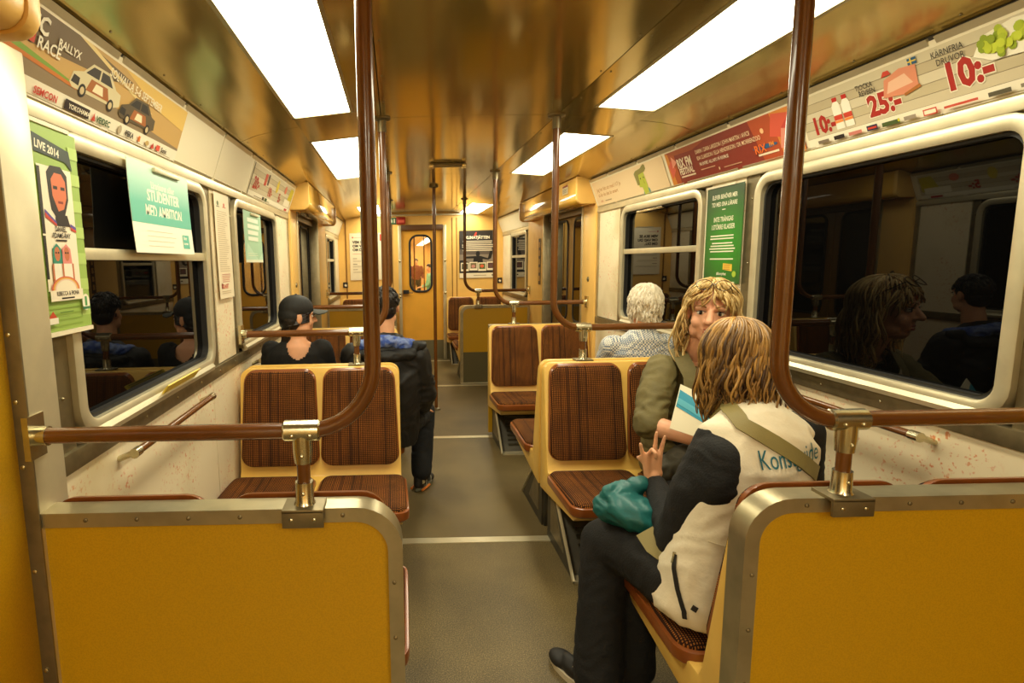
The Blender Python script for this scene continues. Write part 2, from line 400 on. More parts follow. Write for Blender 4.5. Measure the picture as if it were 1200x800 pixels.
# door portals --------------------------------------------------------------
def portal(s, ya, yb, oa, ob, idx, near):
    d = struct(f'door_{idx}'); PM = M_MUST if near else M_MUST2  # near pilasters take the deeper mustard, their shadow put into the colour
    MB().box(s*1.255, s*1.40, ya, oa, 0, 2.2).build('pilaster', PM, d, bevel=.006)
    MB().box(s*1.255, s*1.40, ob, yb, 0, 2.2).build('pilaster', PM, d, bevel=.006)
    for y in (oa, ob):
        MB().box(s*1.247, s*1.36, y-.018, y+.018, 0, 2.0).build('door_jamb', M_ALU, d, bevel=.003)
    MB().box(s*1.30, s*1.40, oa, ob, 1.94, 2.2).build('door_header', mat('door_header_brown', '#6a4a1c', .4), d)
    MB().box(s*1.26, s*1.40, oa, ob, -.01, .012).build('door_sill', M_ALU, d)
    mid = (oa+ob)/2
    for a, b in ((oa, mid-.004), (mid+.004, ob)):
        lf = MB().box(s*1.36, s*1.40, a, b, .01, 1.95).build('door_leaf', mat('brown_door_leaf', '#8f6a28', .3), d)
        F = lambda x, y, q: (s*(1.36-q), (a+b)/2+x, 1.42+y)
        ring(MB(), (b-a)*.74, 1.02, .09, .025, F, -.002, .010).build('door_window_seal', M_BLACK, lf)
        slab(MB(), (b-a)*.74-.04, .98, .07, [(0, .001), (0, .004)], F).build('pane', M_GLASS, lf)
        MB().box(s*1.345, s*1.36, a if a == oa else b-.02, (a+.02) if a == oa else b, .02, 1.93).build('edge_seal', M_BLACK, lf)
    # rounded housing over the door
    R = .05; x0 = 1.10; z0 = 1.985; poly = [(1.27, 2.2), (1.27, z0)]
    for k in range(6):
        an = radians(270 - 90*k/5); poly.append((x0+R+R*cos(an), z0+R+R*sin(an)))
    poly += [(x0, 2.2)]
    h = MB().prism([(s*x, z) for x, z in poly], 'y', ya+.03, yb-.2).build('door_housing', mat('glossy_yellow', '#e8b44c', .12, coat=.8), d, 30, bevel=.01)
    rr = MB().prism([(s*(x-.004 if x < 1.2 else x), z-(.004 if z < 2.1 else 0)) for x, z in poly], 'y', ya, ya+.035).build('housing_end_cap', M_MUST2, d, 30, bevel=.008)
    rr = MB().prism([(s*(x-.004 if x < 1.2 else x), z-(.004 if z < 2.1 else 0)) for x, z in poly], 'y', yb-.235, yb-.2).build('housing_end_cap', M_MUST2, d, 30, bevel=.008)
    kb = MB(); dot(kb, (s*1.255, (ya+oa)/2 + (0 if near else -.02), 1.36), (-s,0,0), .022, .012); kb.build('door_button', M_DALU, d)
    return d
portal(1, 4.8, 7.2, 5.12, 6.45, 1, False); portal(-1, 4.8, 7.2, 5.12, 6.45, 2, False)
portal(1, -.95, 1.245, -.4, .95, 3, True); portal(-1, -.95, 1.245, -.4, .95, 4, True)
# the near housings reach up to the first seat screens
for s in (-1, 1):
    R = .05; x0 = 1.105; z0 = 2.0; poly = [(1.27, 2.2), (1.27, z0)]
    for k in range(6):
        an = radians(270 - 90*k/5); poly.append((x0+R+R*cos(an), z0+R+R*sin(an)))
    poly += [(x0, 2.2)]
    o = bpy.data.objects['door_3' if s > 0 else 'door_4']
    MB().prism([(s*x, z) for x, z in poly], 'y', 1.03, 1.19).build('housing_end_piece', M_MUST2, o, 30, bevel=.008)
    MB().prism([(s*(x-.006 if x < 1.2 else x), z-(.006 if z < 2.1 else 0)) for x, z in poly], 'y', 1.19, 1.235).build('housing_end_cap', M_MUST2, o, 30, bevel=.012)
struct('wall_behind_left', MB().box(-1.32, -1.28, Y0, -.95, 0, 2.2), M_WALL)
struct('wall_behind_right', MB().box(1.28, 1.32, Y0, -.95, 0, 2.2), M_WALL)
struct('wall_back', MB().box(-1.32, 1.32, Y0-.05, Y0, 0, 2.3), M_MUST2)

# far end wall with the gangway door ------------------------------------------
fe = struct('wall_end')
DX0, DX1 = -.30, .345
MB().box(-1.32, DX0-.05, 9.0, 9.06, .0, 2.3).build('end_panel', M_MUST2, fe)
MB().box(DX1+.05, 1.32, 9.0, 9.06, .0, 2.3).build('end_panel', M_MUST2, fe)
MB().box(DX0-.05, DX1+.05, 9.0, 9.06, 2.09, 2.3).build('end_panel', M_MUST2, fe)
MB().box(-1.26, 1.26, 8.97, 9.0, 2.235, 2.262).build('cornice', M_ALU2, fe, bevel=.003)
for x in (-1.16, 1.16): MB().box(x-.01, x+.01, 8.988, 9.0, .1, 2.2).build('seam_strip', mat('seam_brown', '#8a5f20', .5), fe)
for x in (-.44, .49, .56): MB().box(x-.006, x+.006, 8.992, 9.0, .3, 2.2).build('seam_strip', MC['seam_brown'], fe)
dr = struct('door_5')
MB().box(DX0-.05, DX0, 8.96, 9.08, 0, 2.09).build('door_post', M_ALU2, dr, bevel=.004)
MB().box(DX1, DX1+.05, 8.96, 9.08, 0, 2.09).build('door_post', M_ALU2, dr, bevel=.004)
MB().box(DX0, DX1, 8.97, 9.08, 2.02, 2.10).build('door_lintel', mat('lintel_brown', '#5b3a1c', .4), dr, bevel=.004)
# leaf with an opening for the glass
WC = (.0, 1.505, .37, .90)
def leafmesh():
    mb = MB(); out = [(DX1, 2.02), (DX0, 2.02), (DX0, .30), (DX1, .30)]
    inn = rrect(WC[2]-.03, WC[3]-.03, .13, 6); inn = [(x+WC[0], z+WC[1]) for x, z in inn]; m = len(inn)
    for y in (9.03, 9.07):
        pass
    import itertools
    bm = bmesh.new()
    vo = [bm.verts.new((x, 9.035, z)) for x, z in out]; vi = [bm.verts.new((x, 9.035, z)) for x, z in inn]
    es = [bm.edges.new((v[i], v[(i+1) % len(v)])) for v in (vo, vi) for i in range(len(v))]
    bmesh.ops.triangle_fill(bm, use_beauty=True, edges=es)
    r = bmesh.ops.extrude_face_region(bm, geom=bm.faces[:])
    for v in [g for g in r['geom'] if isinstance(g, bmesh.types.BMVert)]: v.co.y += .03
    bmesh.ops.recalc_face_normals(bm, faces=bm.faces)
    me = bpy.data.meshes.new('door_leaf'); bm.to_mesh(me); bm.free(); me.materials.append(mat('deep_yellow_door', '#f4b23c', .36, var=.06, vs=5)); return me
link('door_leaf', leafmesh(), dr)
F = lambda x, y, d: (WC[0]+x, 9.035-d, WC[1]+y)
ring(MB(), WC[2], WC[3], .14, .032, F, -.032, .014).build('door_window_seal', M_BLACK, dr)
gm = bpy.data.materials.new('clear_door_glass'); gm.use_nodes = True; nt = gm.node_tree; nt.nodes.clear(); MC['clear'] = gm
oo = nt.nodes.new('ShaderNodeOutputMaterial'); tr = nt.nodes.new('ShaderNodeBsdfTransparent'); gl = nt.nodes.new('ShaderNodeBsdfGlossy'); mxs = nt.nodes.new('ShaderNodeMixShader')
gl.inputs['Roughness'].default_value = .02; mxs.inputs[0].default_value = .07
tr.inputs[0].default_value = (.93, .93, .9, 1)
nt.links.new(tr.outputs[0], mxs.inputs[1]); nt.links.new(gl.outputs[0], mxs.inputs[2]); nt.links.new(mxs.outputs[0], oo.inputs[0])
slab(MB(), WC[2]-.05, WC[3]-.05, .12, [(0, -.01), (0, -.004)], F).build('pane', gm, dr)
MB().box(DX0, DX1, 9.02, 9.07, .0, .30).build('kick_plate', mat('kick_grey', '#7d7558', .45, .4), dr)
lk = MB().box(DX0+.02, DX0+.11, 8.99, 9.035, 1.04, 1.10).build('door_lock', M_BLACK, dr, bevel=.004)
MB().tube([(DX0+.10, 8.985, 1.06), (DX0+.17, 8.985, 1.055)], .008).build('lever', M_CHROME, dr)
for z in (1.55, 1.05, 1.0): MB().ell((DX0-.03, 8.95, z), (.018, .02, .024)).build('hinge', M_CHROME, dr)
for z in (1.55, 1.05): MB().ell((DX1+.03, 8.95, z), (.018, .02, .024)).build('hinge', M_CHROME, dr)
struct('trim_1', MB().box(-1.26, DX0-.05, 8.985, 9.0, 0, .3), MC['kick_grey'])
struct('trim_2', MB().box(DX1+.05, 1.26, 8.985, 9.0, 0, .3), MC['kick_grey'])

# next carriage seen through the door glass --------------------------------------
nc = MB().box(-1.3, 1.3, 9.5, 27, -.06, 0); struct('floor_next_car', nc, M_FLOOR)
struct('ceiling_next_car', MB().box(-1.3, 1.3, 9.5, 27, 2.27, 2.33), M_CEIL)
struct('wall_next_left', MB().box(-1.33, -1.28, 9.5, 27, 0, 2.3), M_MUST2)
struct('wall_next_right', MB().box(1.28, 1.33, 9.5, 27, 0, 2.3), M_MUST2)
struct('wall_next_end', MB().box(-1.3, 1.3, 27, 27.05, 0, 2.3), M_MUST2)
g = MB().box(-.5, -.45, 9.06, 9.5, 0, 2.2).box(.5, .55, 9.06, 9.5, 0, 2.2).box(-.5, .55, 9.06, 9.5, -.05, 0).box(-.5, .55, 9.06, 9.5, 2.2, 2.25)
struct('trim_3', g, mat('gangway_grey', '#4a4438', .7))
g = MB().box(-1.3, -.35, 9.5, 9.54, 0, 2.3).box(.40, 1.3, 9.5, 9.54, 0, 2.3); struct('wall_next_front', g, M_MUST2)
for s in (-1, 1):
    for k, y in enumerate((10.5, 13.5, 16.5, 19.5, 22.5, 25.3)):
        t = thing('ceiling_light', f'{["first","second","third","fourth","fifth","sixth"][k]} small white ceiling light on the {WHERE[s]} side of the next carriage', 'light', (s*.74, y, 2.262))
        MB().box(-.14, .14, -1.2, 1.2, -.004, .0).build('diffuser', M_LIGHT, t, None)
        MB().box(-.16, .16, -1.22, 1.22, .001, .006).build('light_frame', M_ALU, t)
for k, (x, y) in enumerate(((.46, 11.5), (-.3, 14.5), (.10, 15.0), (.46, 17.2), (.25, 19.6))):
    t = thing('grab_pole', f'{["nearest","second","third","fourth","farthest"][k]} thin dark pole standing in the next carriage behind the door glass', 'pole', (x, y, 0))
    MB().tube([(0,0,0), (0,0,2.27)], .02, 8).build('pole', M_RAIL, t); MB().tube([(0,0,0), (0,0,.03)], .045, 10).build('floor_flange', M_CHROME, t)

# ------------------------------------------------------------------ seat benches
def lerp(a, b, t): return a + (b-a)*t
def make_bench(vis=True):
    """local: x across, -y is the way the seats face, back plane at y=0"""
    t = bpy.data.objects.new('double_seat', None); COL.objects.link(t)
    W = .43
    mb = MB(); prof = [(-.004, .985), (-.004, .27), (-.10, .28), (-.60, .345), (-.66, .385), (-.645, .405), (-.16, .415), (-.145, .45), (-.045, .985)]
    n = len(prof); vs = [(-W, y, z) for y, z in prof] + [(W, y, z) for y, z in prof]
    mb.add(vs, [tuple(range(n)), tuple(range(n, 2*n))[::-1]] + [(i, n+i, n+(i+1) % n, (i+1) % n) for i in range(n)])
    me = mb.mesh('shell', M_SHELL); bm = bmesh.new(); bm.from_mesh(me)
    es = [e for e in bm.edges if all(v.co.z > .98 for v in e.verts) and abs(e.verts[0].co.x - e.verts[1].co.x) < .01]
    bmesh.ops.bevel(bm, geom=es, offset=.055, segments=6, profile=.5, affect='EDGES')
    es = [e for e in bm.edges if len(e.link_faces) == 2 and e.calc_face_angle(0) > 1.0]
    bmesh.ops.bevel(bm, geom=es, offset=.007, segments=2, profile=.5, affect='EDGES')
    bm.to_mesh(me); bm.free(); link('shell', me, t, 35)
    for sx in (-1, 1):
        cx = sx*.212; cc = sx*.234; a = math.atan2(.10, .535)                    # backrest pads lie on the sloping face
        def F(x, y, d, cx=cx): 
            z = .728 + y*cos(a); yy = -.045 - (.985-z)*math.tan(a)
            return (cx + x, yy - d*cos(a), z - d*sin(a)*1)
        slab(MB(), .402, .512, .062, [(0, .0), (0, .016), (.006, .022), (.016, .022)], F, 6, .10).build('pad_rim', M_VINYL, t, 35)
        slab(MB(), .391, .501, .058, [(0, .018), (.001, .030), (.008, .040), (.03, .044), (.08, .045)], F, 6, .10).build('backrest_pad', M_FAB, t, 50)
        def G(x, y, d, cx=cc): return (cx + x, -.455 + y, .388 + d + (.02*((y+.25)/.5 - .5) * -1))
        slab(MB(), .452, .50, .06, [(.012, .0), (.002, .010), (0, .03), (.002, .046), (.014, .05), (.03, .05)], G, 6, .03).build('cushion_rim', M_VINYL, t, 35)
        slab(MB(), .428, .476, .052, [(0, .044), (.001, .056), (.012, .066), (.05, .072), (.11, .066)], G, 6, .03).build('seat_cushion', M_FAB, t, 50)
    b = MB().prism([(-.03, .0), (-.49, .0), (-.17, .33), (-.03, .33)], 'x', -.385, .385).build('heater_box', M_STEEL, t, bevel=.004)
    for sx in (-1, 1):
        q = MB(); x = sx*.40
        q.tube([(x, -.545, .012), (x, -.17, .355)], .009, 6).build('edge_strip', M_ALU2, t)
        MB().prism([(-.05, .0), (-.54, .0), (-.175, .34), (-.05, .34)], 'x', x-sx*.004, x-sx*.016).build('side_plate', M_STEEL, t)
        MB().prism([(-.12, .06), (-.36, .06), (-.19, .26), (-.12, .26)], 'x', x-sx*.006, x-sx*.001).build('recess_panel', M_DALU, t)
    g = MB()
    for k in range(9):
        z = .05 + k*.03; y = lerp(-.49, -.17, z/.33) - .003
        g.box(-.33, .33, y-.006, y+.01, z, z+.012)
    tag(g.build('heater_slats', M_STEEL, t), kind='stuff')
    MB().box(-.395, .395, -.545, -.485, 0, .012).build('foot_strip', M_ALU2, t)
    return t
proto = make_bench()
first = [True]
def bench(x, y, face, label, group='double seats with brown striped moquette'):
    o = copy_tree(proto)
    o.location = (x, y, 0); o.rotation_euler = (0, 0, 0 if face < 0 else pi)
    tag(o, label, 'seat', group); return o
for s in (-1, 1):
    n_ = WHERE[s]
    o = bench(s*.838, 1.272, 1, f'double seat behind the large {n_} foreground screen, back to the viewpoint')
    for ch in o.children:
        if ch.name.startswith('shell'): ch.scale.z = .970
        if ch.name.startswith(('pad_rim', 'backrest_pad')): ch.location.z = .014
    bench(s*.82, 3.09, -1, 'nearest double seat facing the viewpoint left of the aisle, empty' if s < 0 else
          'nearest double seat facing the viewpoint right of the aisle, blonde woman on it')
    bench(s*.82, 3.12, 1, 'left double seat facing away, carrying the woman in the cap' if s < 0 else
          'double seat facing away where the white-haired man sits')
    bench(s*.82, 4.93, -1, f'second double seat facing the viewpoint on the {n_}, ' + ('mostly hidden by passengers' if s < 0 else 'both backs empty'))
    bench(s*.82, 7.14, 1, f'double seat behind the small far screen on the {n_}, back to the viewpoint')
    bench(s*.82, 8.95, -1, f'farthest double seat, against the end wall on the {n_} of the gangway door')

for ch in list(proto.children): bpy.data.objects.remove(ch)
bpy.data.objects.remove(proto)

# ------------------------------------------------------------------ mustard screens
def screen(x0, x1, y, s, label, far=False):
    t = thing('seat_screen', label, 'screen', (s*.83, y, 0))
    H = .985; w_ = .868; zb = .0 if far else .0
    F = lambda x, yy, d: (x, -d, H/2 + yy)
    def outline(inset, r):                                       # only the aisle-side top corner is round
        xi = -s*(w_/2 - inset); xo = s*(w_/2 - inset); zt = H - inset; z0 = inset*0
        p = [(xo, z0), (xo, zt)]
        for k in range(9):
            a = pi/2*k/8; p.append((xi + s*(r - r*sin(a)), zt - r + r*cos(a)))
        p.append((xi, z0)); return p
    o = outline(0, .105); i = outline(.034, .075); m = len(o)
    vs = []
    for pts, yv in ((o, .050), (o, -.012), (o, -.016), (i, -.016), (i, -.004), (i, .050)):
        vs += [(px, yv, pz) for px, pz in pts]
    fs = [(a*m+k, a*m+k+1, ((a+1) % 6)*m+k+1, ((a+1) % 6)*m+k) for a in range(6) for k in range(m-1)]
    MB().add(vs, fs).build('screen_frame', M_ALU, t, 30)
    zk = .40 if far else .12
    ip = outline(.030, .079)
    pan = MB().prism([(px, max(pz, zk)) for px, pz in ip], 'y', -.003, .010); pan.build('panel', M_MUST, t)
    MB().box(s*(w_/2-.03), -s*(w_/2-.03), -.004, .011, .0, zk).build('kick_panel', mat('kick_olive', '#5f5838', .5, .1), t)
    MB().box(s*(w_/2), -s*(w_/2), -.022, .014, 0, .015).build('foot_strip', M_ALU2, t)
    rv = MB()
    for k in range(7): dot(rv, (s*(.41 - k*.118), -.016, H-.017), (0,-1,0), .0055, .004)
    for k in range(6): dot(rv, (-s*.413, -.016, .80-k*.14), (0,-1,0), .0055, .004); dot(rv, (s*.413, -.016, .80-k*.14), (0,-1,0), .0055, .004)
    tag(rv.build('rivet', M_DALU, t), kind='stuff')
    if not far:                                                  # wall-side post from the screen up to the housing
        MB().box(s*.395, s*.430, -.020, .10, .0, 2.02).build('post', M_ALU2, t, bevel=.003)
        MB().box(s*.372+s*.02, s*.440, -.024, -.018, .0, 2.02).build('post_face', M_DALU, t, bevel=.002)
        r2 = MB()
        for z in (.4, .6, .85, 1.1, 1.25, 1.4, 1.6, 1.8): dot(r2, (s*.415, -.024, z), (0,-1,0), .006, .004)
        tag(r2.build('post_rivet', M_CHROME, t), kind='stuff')
    return t
screen(0, 0, 1.262, -1, 'large mustard screen with aluminium edge in the left foreground')
screen(0, 0, 1.262, 1, 'large mustard screen with aluminium edge in the right foreground')
screen(0, 0, 7.10, -1, 'small far mustard screen left of the aisle, beyond the doors', True)
screen(0, 0, 7.10, 1, 'small far mustard screen right of the aisle with a dark olive base', True)
for s in (-1, 1):
    t = thing('seat_screen', f'mustard back screen behind the second facing double seat on the {WHERE[s]}, at the door bay', 'screen', (s*.83, 4.955, 0))
    MB().box(-.43, .43, -.012, .012, .02, .97).build('panel', M_MUST, t, bevel=.003)
    MB().box(-.43, .43, -.016, .016, .955, .985).build('top_strip', M_ALU, t, bevel=.003)

# ------------------------------------------------------------------ handrails
def handrail(y, s, label, xe=1.245, px=.455, R=.15, zr=1.165, r=.0185):
    t = thing('handrail', label, 'handrail', (s*.62, y, 0))
    X = lambda x: s*x - s*.62
    pts = [(X(px), 0, 2.275), (X(px), 0, 1.9), (X(px), 0, 1.6)]
    for k in range(11):
        a = pi/2*k/10; pts.append((X(px + R - R*cos(a)), 0, zr + R - R*sin(a)))
    pts += [(X(px+R+.1), 0, zr), (X(xe), 0, zr)]
    MB().tube(pts, r, 16).build('rail', M_RAIL, t, 60)
    MB().tube([(X(px), 0, 2.285), (X(px), 0, 2.272), (X(px), 0, 2.268)], [.045, .045, .03], 18).tube([(X(px), 0, 2.27), (X(px), 0, 2.21)], r+.004, 14).build('ceiling_flange', M_DALU, t)
    c = MB().tube([(X(.62)-.042, 0, zr), (X(.62)-.038, 0, zr), (X(.62)+.038, 0, zr), (X(.62)+.042, 0, zr)], [r+.002, r+.006, r+.006, r+.002], 16)
    c.tube([(X(.62), 0, zr), (X(.62), 0, zr-.045), (X(.62), 0, zr-.075)], [r+.004, r+.004, r+.001], 16)
    for dx in (-.02, .02): dot(c, (X(.62)+dx, -r-.005, zr-.006), (0,-1,0), .005, .004)
    dot(c, (X(.62), -r-.003, zr-.055), (0,-1,0), .005, .004)
    c.build('tee_clamp', M_CHROME, t)
    MB().tube([(X(.62), 0, zr-.06), (X(.62), 0, 1.0)], r-.003, 14).build('post', M_RAIL, t)
    b = MB().tube([(X(.62), 0, 1.045), (X(.62), 0, 1.0), (X(.62), 0, .992)], [r+.002, r+.003, r+.008], 14)
    for dx in (-.0,): dot(b, (X(.62)+dx, -r-.002, 1.022), (0,-1,0), .005, .004)
    b.build('post_socket', M_CHROME, t)
    br = MB().box(-.047, .047, -.042, .03, .984, .993).box(-.047, .047, -.042, -.034, .950, .990)
    br.build('saddle_bracket', M_DALU, t, bevel=.002)
    sb = MB(); [dot(sb, (dx, -.042, .970), (0,-1,0), .005, .004) for dx in (-.026, .026)]; sb.build('bolt', M_CHROME, t)
    e = MB().tube([(X(xe)-s*.03, 0, zr), (X(xe), 0, zr)], r+.004, 14).box(X(xe)-s*.004, X(xe)+s*.010, -.03, .03, zr-.05, zr+.05)
    e.build('wall_flange', M_CHROME, t)
handrail(1.262, -1, 'thick brown rail curving down from the ceiling over the left foreground screen', xe=1.225)
handrail(1.262, 1, 'thick brown rail curving down from the ceiling over the right foreground screen', xe=1.225)
handrail(3.105, -1, 'brown rail curving down over the left seats in front of the woman in the cap')
handrail(3.105, 1, 'brown rail curving down over the right seats in front of the white-haired man')
handrail(4.95, -1, 'brown rail above the second left facing seat, partly hidden by the hooded man')
handrail(4.95, 1, 'brown rail above the second right facing seat, running to the door bay')
handrail(7.10, -1, 'thin dark rail on the small far screen left of the aisle')
handrail(7.10, 1, 'thin dark rail on the small far screen right of the aisle')
t = thing('centre_pole', 'slim dark floor-to-ceiling pole in the middle of the aisle', 'pole', (.0, 5.86, 0))
MB().tube([(0,0,.0), (0,0,2.28)], .017, 12).build('pole', M_RAIL, t)
MB().tube([(0,0,2.285), (0,0,2.27), (0,0,2.262)], [.045,.045,.025], 14).build('ceiling_flange', M_DALU, t)
MB().tube([(0,0,0), (0,0,.012), (0,0,.02)], [.045,.045,.025], 14).build('floor_flange', M_DALU, t)
for s in (-1, 1):
    for k, (a, b) in enumerate(((1.72, 2.50), (3.42, 4.14))):
        t = thing('grab_bar', f'short brown grab bar under the {"first" if k == 0 else "second"} window on the {WHERE[s]} wall', 'grab bar', (s*1.28, (a+b)/2, .965))
        h = (b-a)/2; r = .013
        MB().tube([(-s*.055, -h+.02, 0), (-s*.055, h-.02, 0)], r, 12).build('bar', M_RAIL, t)
        for q in (-1, 1): MB().tube([(-s*.055, q*(h-.035), 0), (-s*.055, q*(h), 0)], r+.003, 12).tube([(-s*.05, q*(h-.01), 0), (0, q*(h-.01), -.02)], .010, 8).build('end_bracket', M_CHROME, t)

# ------------------------------------------------------------------ printed matter
TEXTS = []
class Poster:
    def __init__(s, name, label, cat, O, u, v, W, H, col, bend=0, group=None, thick=.0012, rail=True):
        u = Vector(u).normalized(); v = Vector(v); v = (v - u*u.dot(v)).normalized(); n = u.cross(v)
        s.t = bpy.data.objects.new(name, None); COL.objects.link(s.t); tag(s.t, label, cat, group)
        s.t.matrix_world = Matrix(((u.x, v.x, n.x, O[0]), (u.y, v.y, n.y, O[1]), (u.z, v.z, n.z, O[2]), (0,0,0,1)))
        s.W, s.H, s.bend, s.k = W, H, bend, {}; s.L = 0; s.fx = lambda x: x; s.tx = 1.
        nx, ny = 2, 10; mb = MB(); vs = []; fs = []
        for j in range(ny+1):
            for i in range(nx+1): vs.append((W*i/nx, H*j/ny, s.B(H*j/ny) + .0))
        m = len(vs); vs += [(x, y, z-thick) for x, y, z in vs]
        for j in range(ny):
            for i in range(nx):
                a = j*(nx+1)+i; fs.append((a, a+1, a+nx+2, a+nx+1)); fs.append((m+a, m+a+nx+1, m+a+nx+2, m+a+1))
        rim = [i for i in range(nx+1)] + [j*(nx+1)+nx for j in range(1, ny+1)] + [ny*(nx+1)+i for i in range(nx-1, -1, -1)] + [j*(nx+1) for j in range(ny-1, 0, -1)]
        for a, b in zip(rim, rim[1:]+rim[:1]): fs.append((a, m+a, m+b, b))
        mb.add(vs, fs).build('sheet', flat(col) if isinstance(col, str) else col, s.t)
    def B(s, y): q = 1 - y/s.H; return s.bend*q*q
    def poly(s, pts, col, name='print'):
        s.L += 1; z = .0004 + s.L*.00012
        k = (name, col); mb = s.k.setdefault(k, MB())
        mb.add([(s.fx(x), y, z + s.B(y)) for x, y in pts], [tuple(range(len(pts)))])
    def rect(s, x0, y0, x1, y1, col, name='print'):
        n = max(1, int(abs(y1-y0)/s.H*8)) if s.bend else 1
        for k in range(n):
            a = y0+(y1-y0)*k/n; b = y0+(y1-y0)*(k+1)/n; s.poly([(x0,a),(x1,a),(x1,b),(x0,b)], col, name)
            s.L -= 1
        s.L += 1
    def circ(s, cx, cy, rx, ry, col, n=20, a0=0, a1=360, name='print'):
        s.poly([(cx+rx*cos(radians(a0+(a1-a0)*k/n)), cy+ry*sin(radians(a0+(a1-a0)*k/n))) for k in range(n + (0 if a1-a0 == 360 else 1))], col, name)
    def bars(s, x0, x1, y, dy, n, col, h=.3, ragged=.15, centre=False):   # lines of print too small to read
        for k in range(n):
            w_ = (x1-x0)*(1-random.random()*ragged); xa = (x0+x1-w_)/2 if centre else x0
            s.rect(xa, y-k*dy, xa+w_, y-k*dy+dy*h, col, 'small_print'); s.L -= 1
        s.L += 1
    def text(s, body, x, y, size, col, align='LEFT', xs=1., bold=0., rot=0.):
        s.L += 1
        TEXTS.append((s.t, body, s.fx(x), y, .0006 + s.L*.00012 + s.B(y+size*.3), size, col, align, xs*s.tx, bold, rot))
    def done(s):
        for (nm, col), mb in s.k.items():
            mb2 = mb.mesh(nm, flat(col), fix=False); o = bpy.data.objects.new(nm, mb2); COL.objects.link(o); o.parent = s.t; o['kind'] = 'stuff'
        return s.t
def flush_texts():
    obs = []
    for (par, body, x, y, z, size, col, align, xs, bold, rot) in TEXTS:
        c = bpy.data.curves.new('lettering', 'FONT'); c.body = body; c.size = size; c.align_x = align; c.offset = bold*size; c.resolution_u = 2
        o = bpy.data.objects.new('tmp_txt', c); COL.objects.link(o); obs.append((o, par, x, y, z, col, xs, rot))
    dg = bpy.context.evaluated_depsgraph_get(); dg.update(); groups = {}
    for o, par, x, y, z, col, xs, rot in obs:
        me = bpy.data.meshes.new_from_object(o.evaluated_get(dg))
        me.transform(Matrix.Translation((x, y, z)) @ Matrix.Rotation(rot, 4, 'Z') @ Matrix.Diagonal((xs, 1, 1, 1)))
        groups.setdefault((par.name, col), (par, []))[1].append(me)
    for o, *_ in obs:
        c = o.data; bpy.data.objects.remove(o); bpy.data.curves.remove(c)
    for (pn, col), (par, ms) in groups.items():
        bm = bmesh.new()
        for m in ms: bm.from_mesh(m); bpy.data.meshes.remove(m)
        me = bpy.data.meshes.new('lettering'); bm.to_mesh(me); bm.free(); me.materials.clear(); me.materials.append(flat(col))
        for p in me.polygons: p.material_index = 0
        o = bpy.data.objects.new('lettering', me); COL.objects.link(o); o.parent = par; o['kind'] = 'stuff'
BV = Vector((-.077, 0, .21)).normalized()
def band(s, ya, yb, name, label, col):         # poster on the slanted band, x runs as it is read
    H = .196
    if s < 0: O = Vector((-1.269, ya, 1.951)); u = (0, 1, 0); v = Vector((.077, 0, .21))
    else: O = Vector((1.269, yb, 1.951)); u = (0, -1, 0); v = Vector((-.077, 0, .21))
    n = Vector(u).cross(v).normalized(); O = O + n*.003
    return Poster(name, label, 'poster', O, u, v, yb-ya, H, col)
INK = '#2a221c'
# rally poster, left
p = band(-1, 1.20, 2.34, 'rally_poster', 'rally car poster on the slanted strip above the left front window', '#d8b878')
W, H = 1.07, p.H; p.fx = lambda x: x + .07*min(1, x/.08)
p.rect(0, .04, W, H, '#c9a15c'); p.poly([(0, .085), (W*.55, .075), (W, .05), (W, .04), (0, .04)], '#8f7a5a')
p.poly([(0, .11), (.35, H), (0, H)], '#4a3c28'); p.poly([(0, .10), (.5, .14), (.62, .17), (.3, H), (0, H)], '#6f5a3c')
p.poly([(.30, H), (.36, H), (.80, .115), (.72, .12)], '#e9cf8a')
p.poly([(.55, H), (W, H), (W, .12), (.80, .14)], '#e8c060')
p.poly([(.0, .12), (.30, .082), (.30, .074), (0, .10)], '#7fa03a'); p.poly([(.0, .10), (.34, .074), (.34, .066), (0, .088)], '#c8742c')
p.rect(0, 0, W, .042, '#efe6cc')
def car(x, y, k, c1, c2):
    P_ = lambda q: [(x+a*k*1.25, y+b*k*.62) for a, b in q]
    p.poly(P_([(0,.1),(.03,.32),(.2,.42),(.34,.66),(.70,.68),(.88,.42),(1.0,.38),(1.02,.12),(.9,.04),(.06,.02)]), c1)
    p.poly(P_([(.24,.42),(.36,.61),(.50,.62),(.50,.42)]), c2); p.poly(P_([(.53,.42),(.53,.62),(.68,.62),(.80,.42)]), c2)
    p.poly(P_([(.02,.12),(.05,.28),(.16,.26),(.16,.10)]), c2); p.poly(P_([(.3,.1),(.36,.36),(.7,.36),(.78,.1)]), '#a8622c')
    p.poly(P_([(.42,.14),(.46,.32),(.60,.32),(.64,.14)]), '#efe0b8')
    for wx in (.24, .82): p.circ(x+wx*k*1.25, y+.03*k, .085*k, .085*k, '#1c1814', 14); p.circ(x+wx*k*1.25, y+.03*k, .05*k, .05*k, '#cdb88a', 12)
car(.30, .066, .21, '#d8cba0', '#2c2620'); car(.57, .054, .20, '#5a4c34', '#1c1814')
p.text('CC', .10, .145, .055, '#efe6cc', bold=.03); p.text('RALLYX', .22, .140, .028, '#efe6cc', bold=.02); p.text('RACE', .145, .112, .038, '#efe6cc', bold=.02); p.rect(.085, .116, .135, .138, '#c8452c')
p.text('SOLVALLA 5-6 SEPTEMBER', .47, .150, .034, '#f4e8c4', xs=.95, bold=.02, rot=radians(-2))
for b_, x_, c_ in (('SEMCON', .17, '#c8402c'), ('VEIDEC', .46, '#2f5a2c'), ('PEKA', .64, INK), ('Sonic', .92, INK)): p.text(b_, x_, .012, .024, c_, bold=.03)
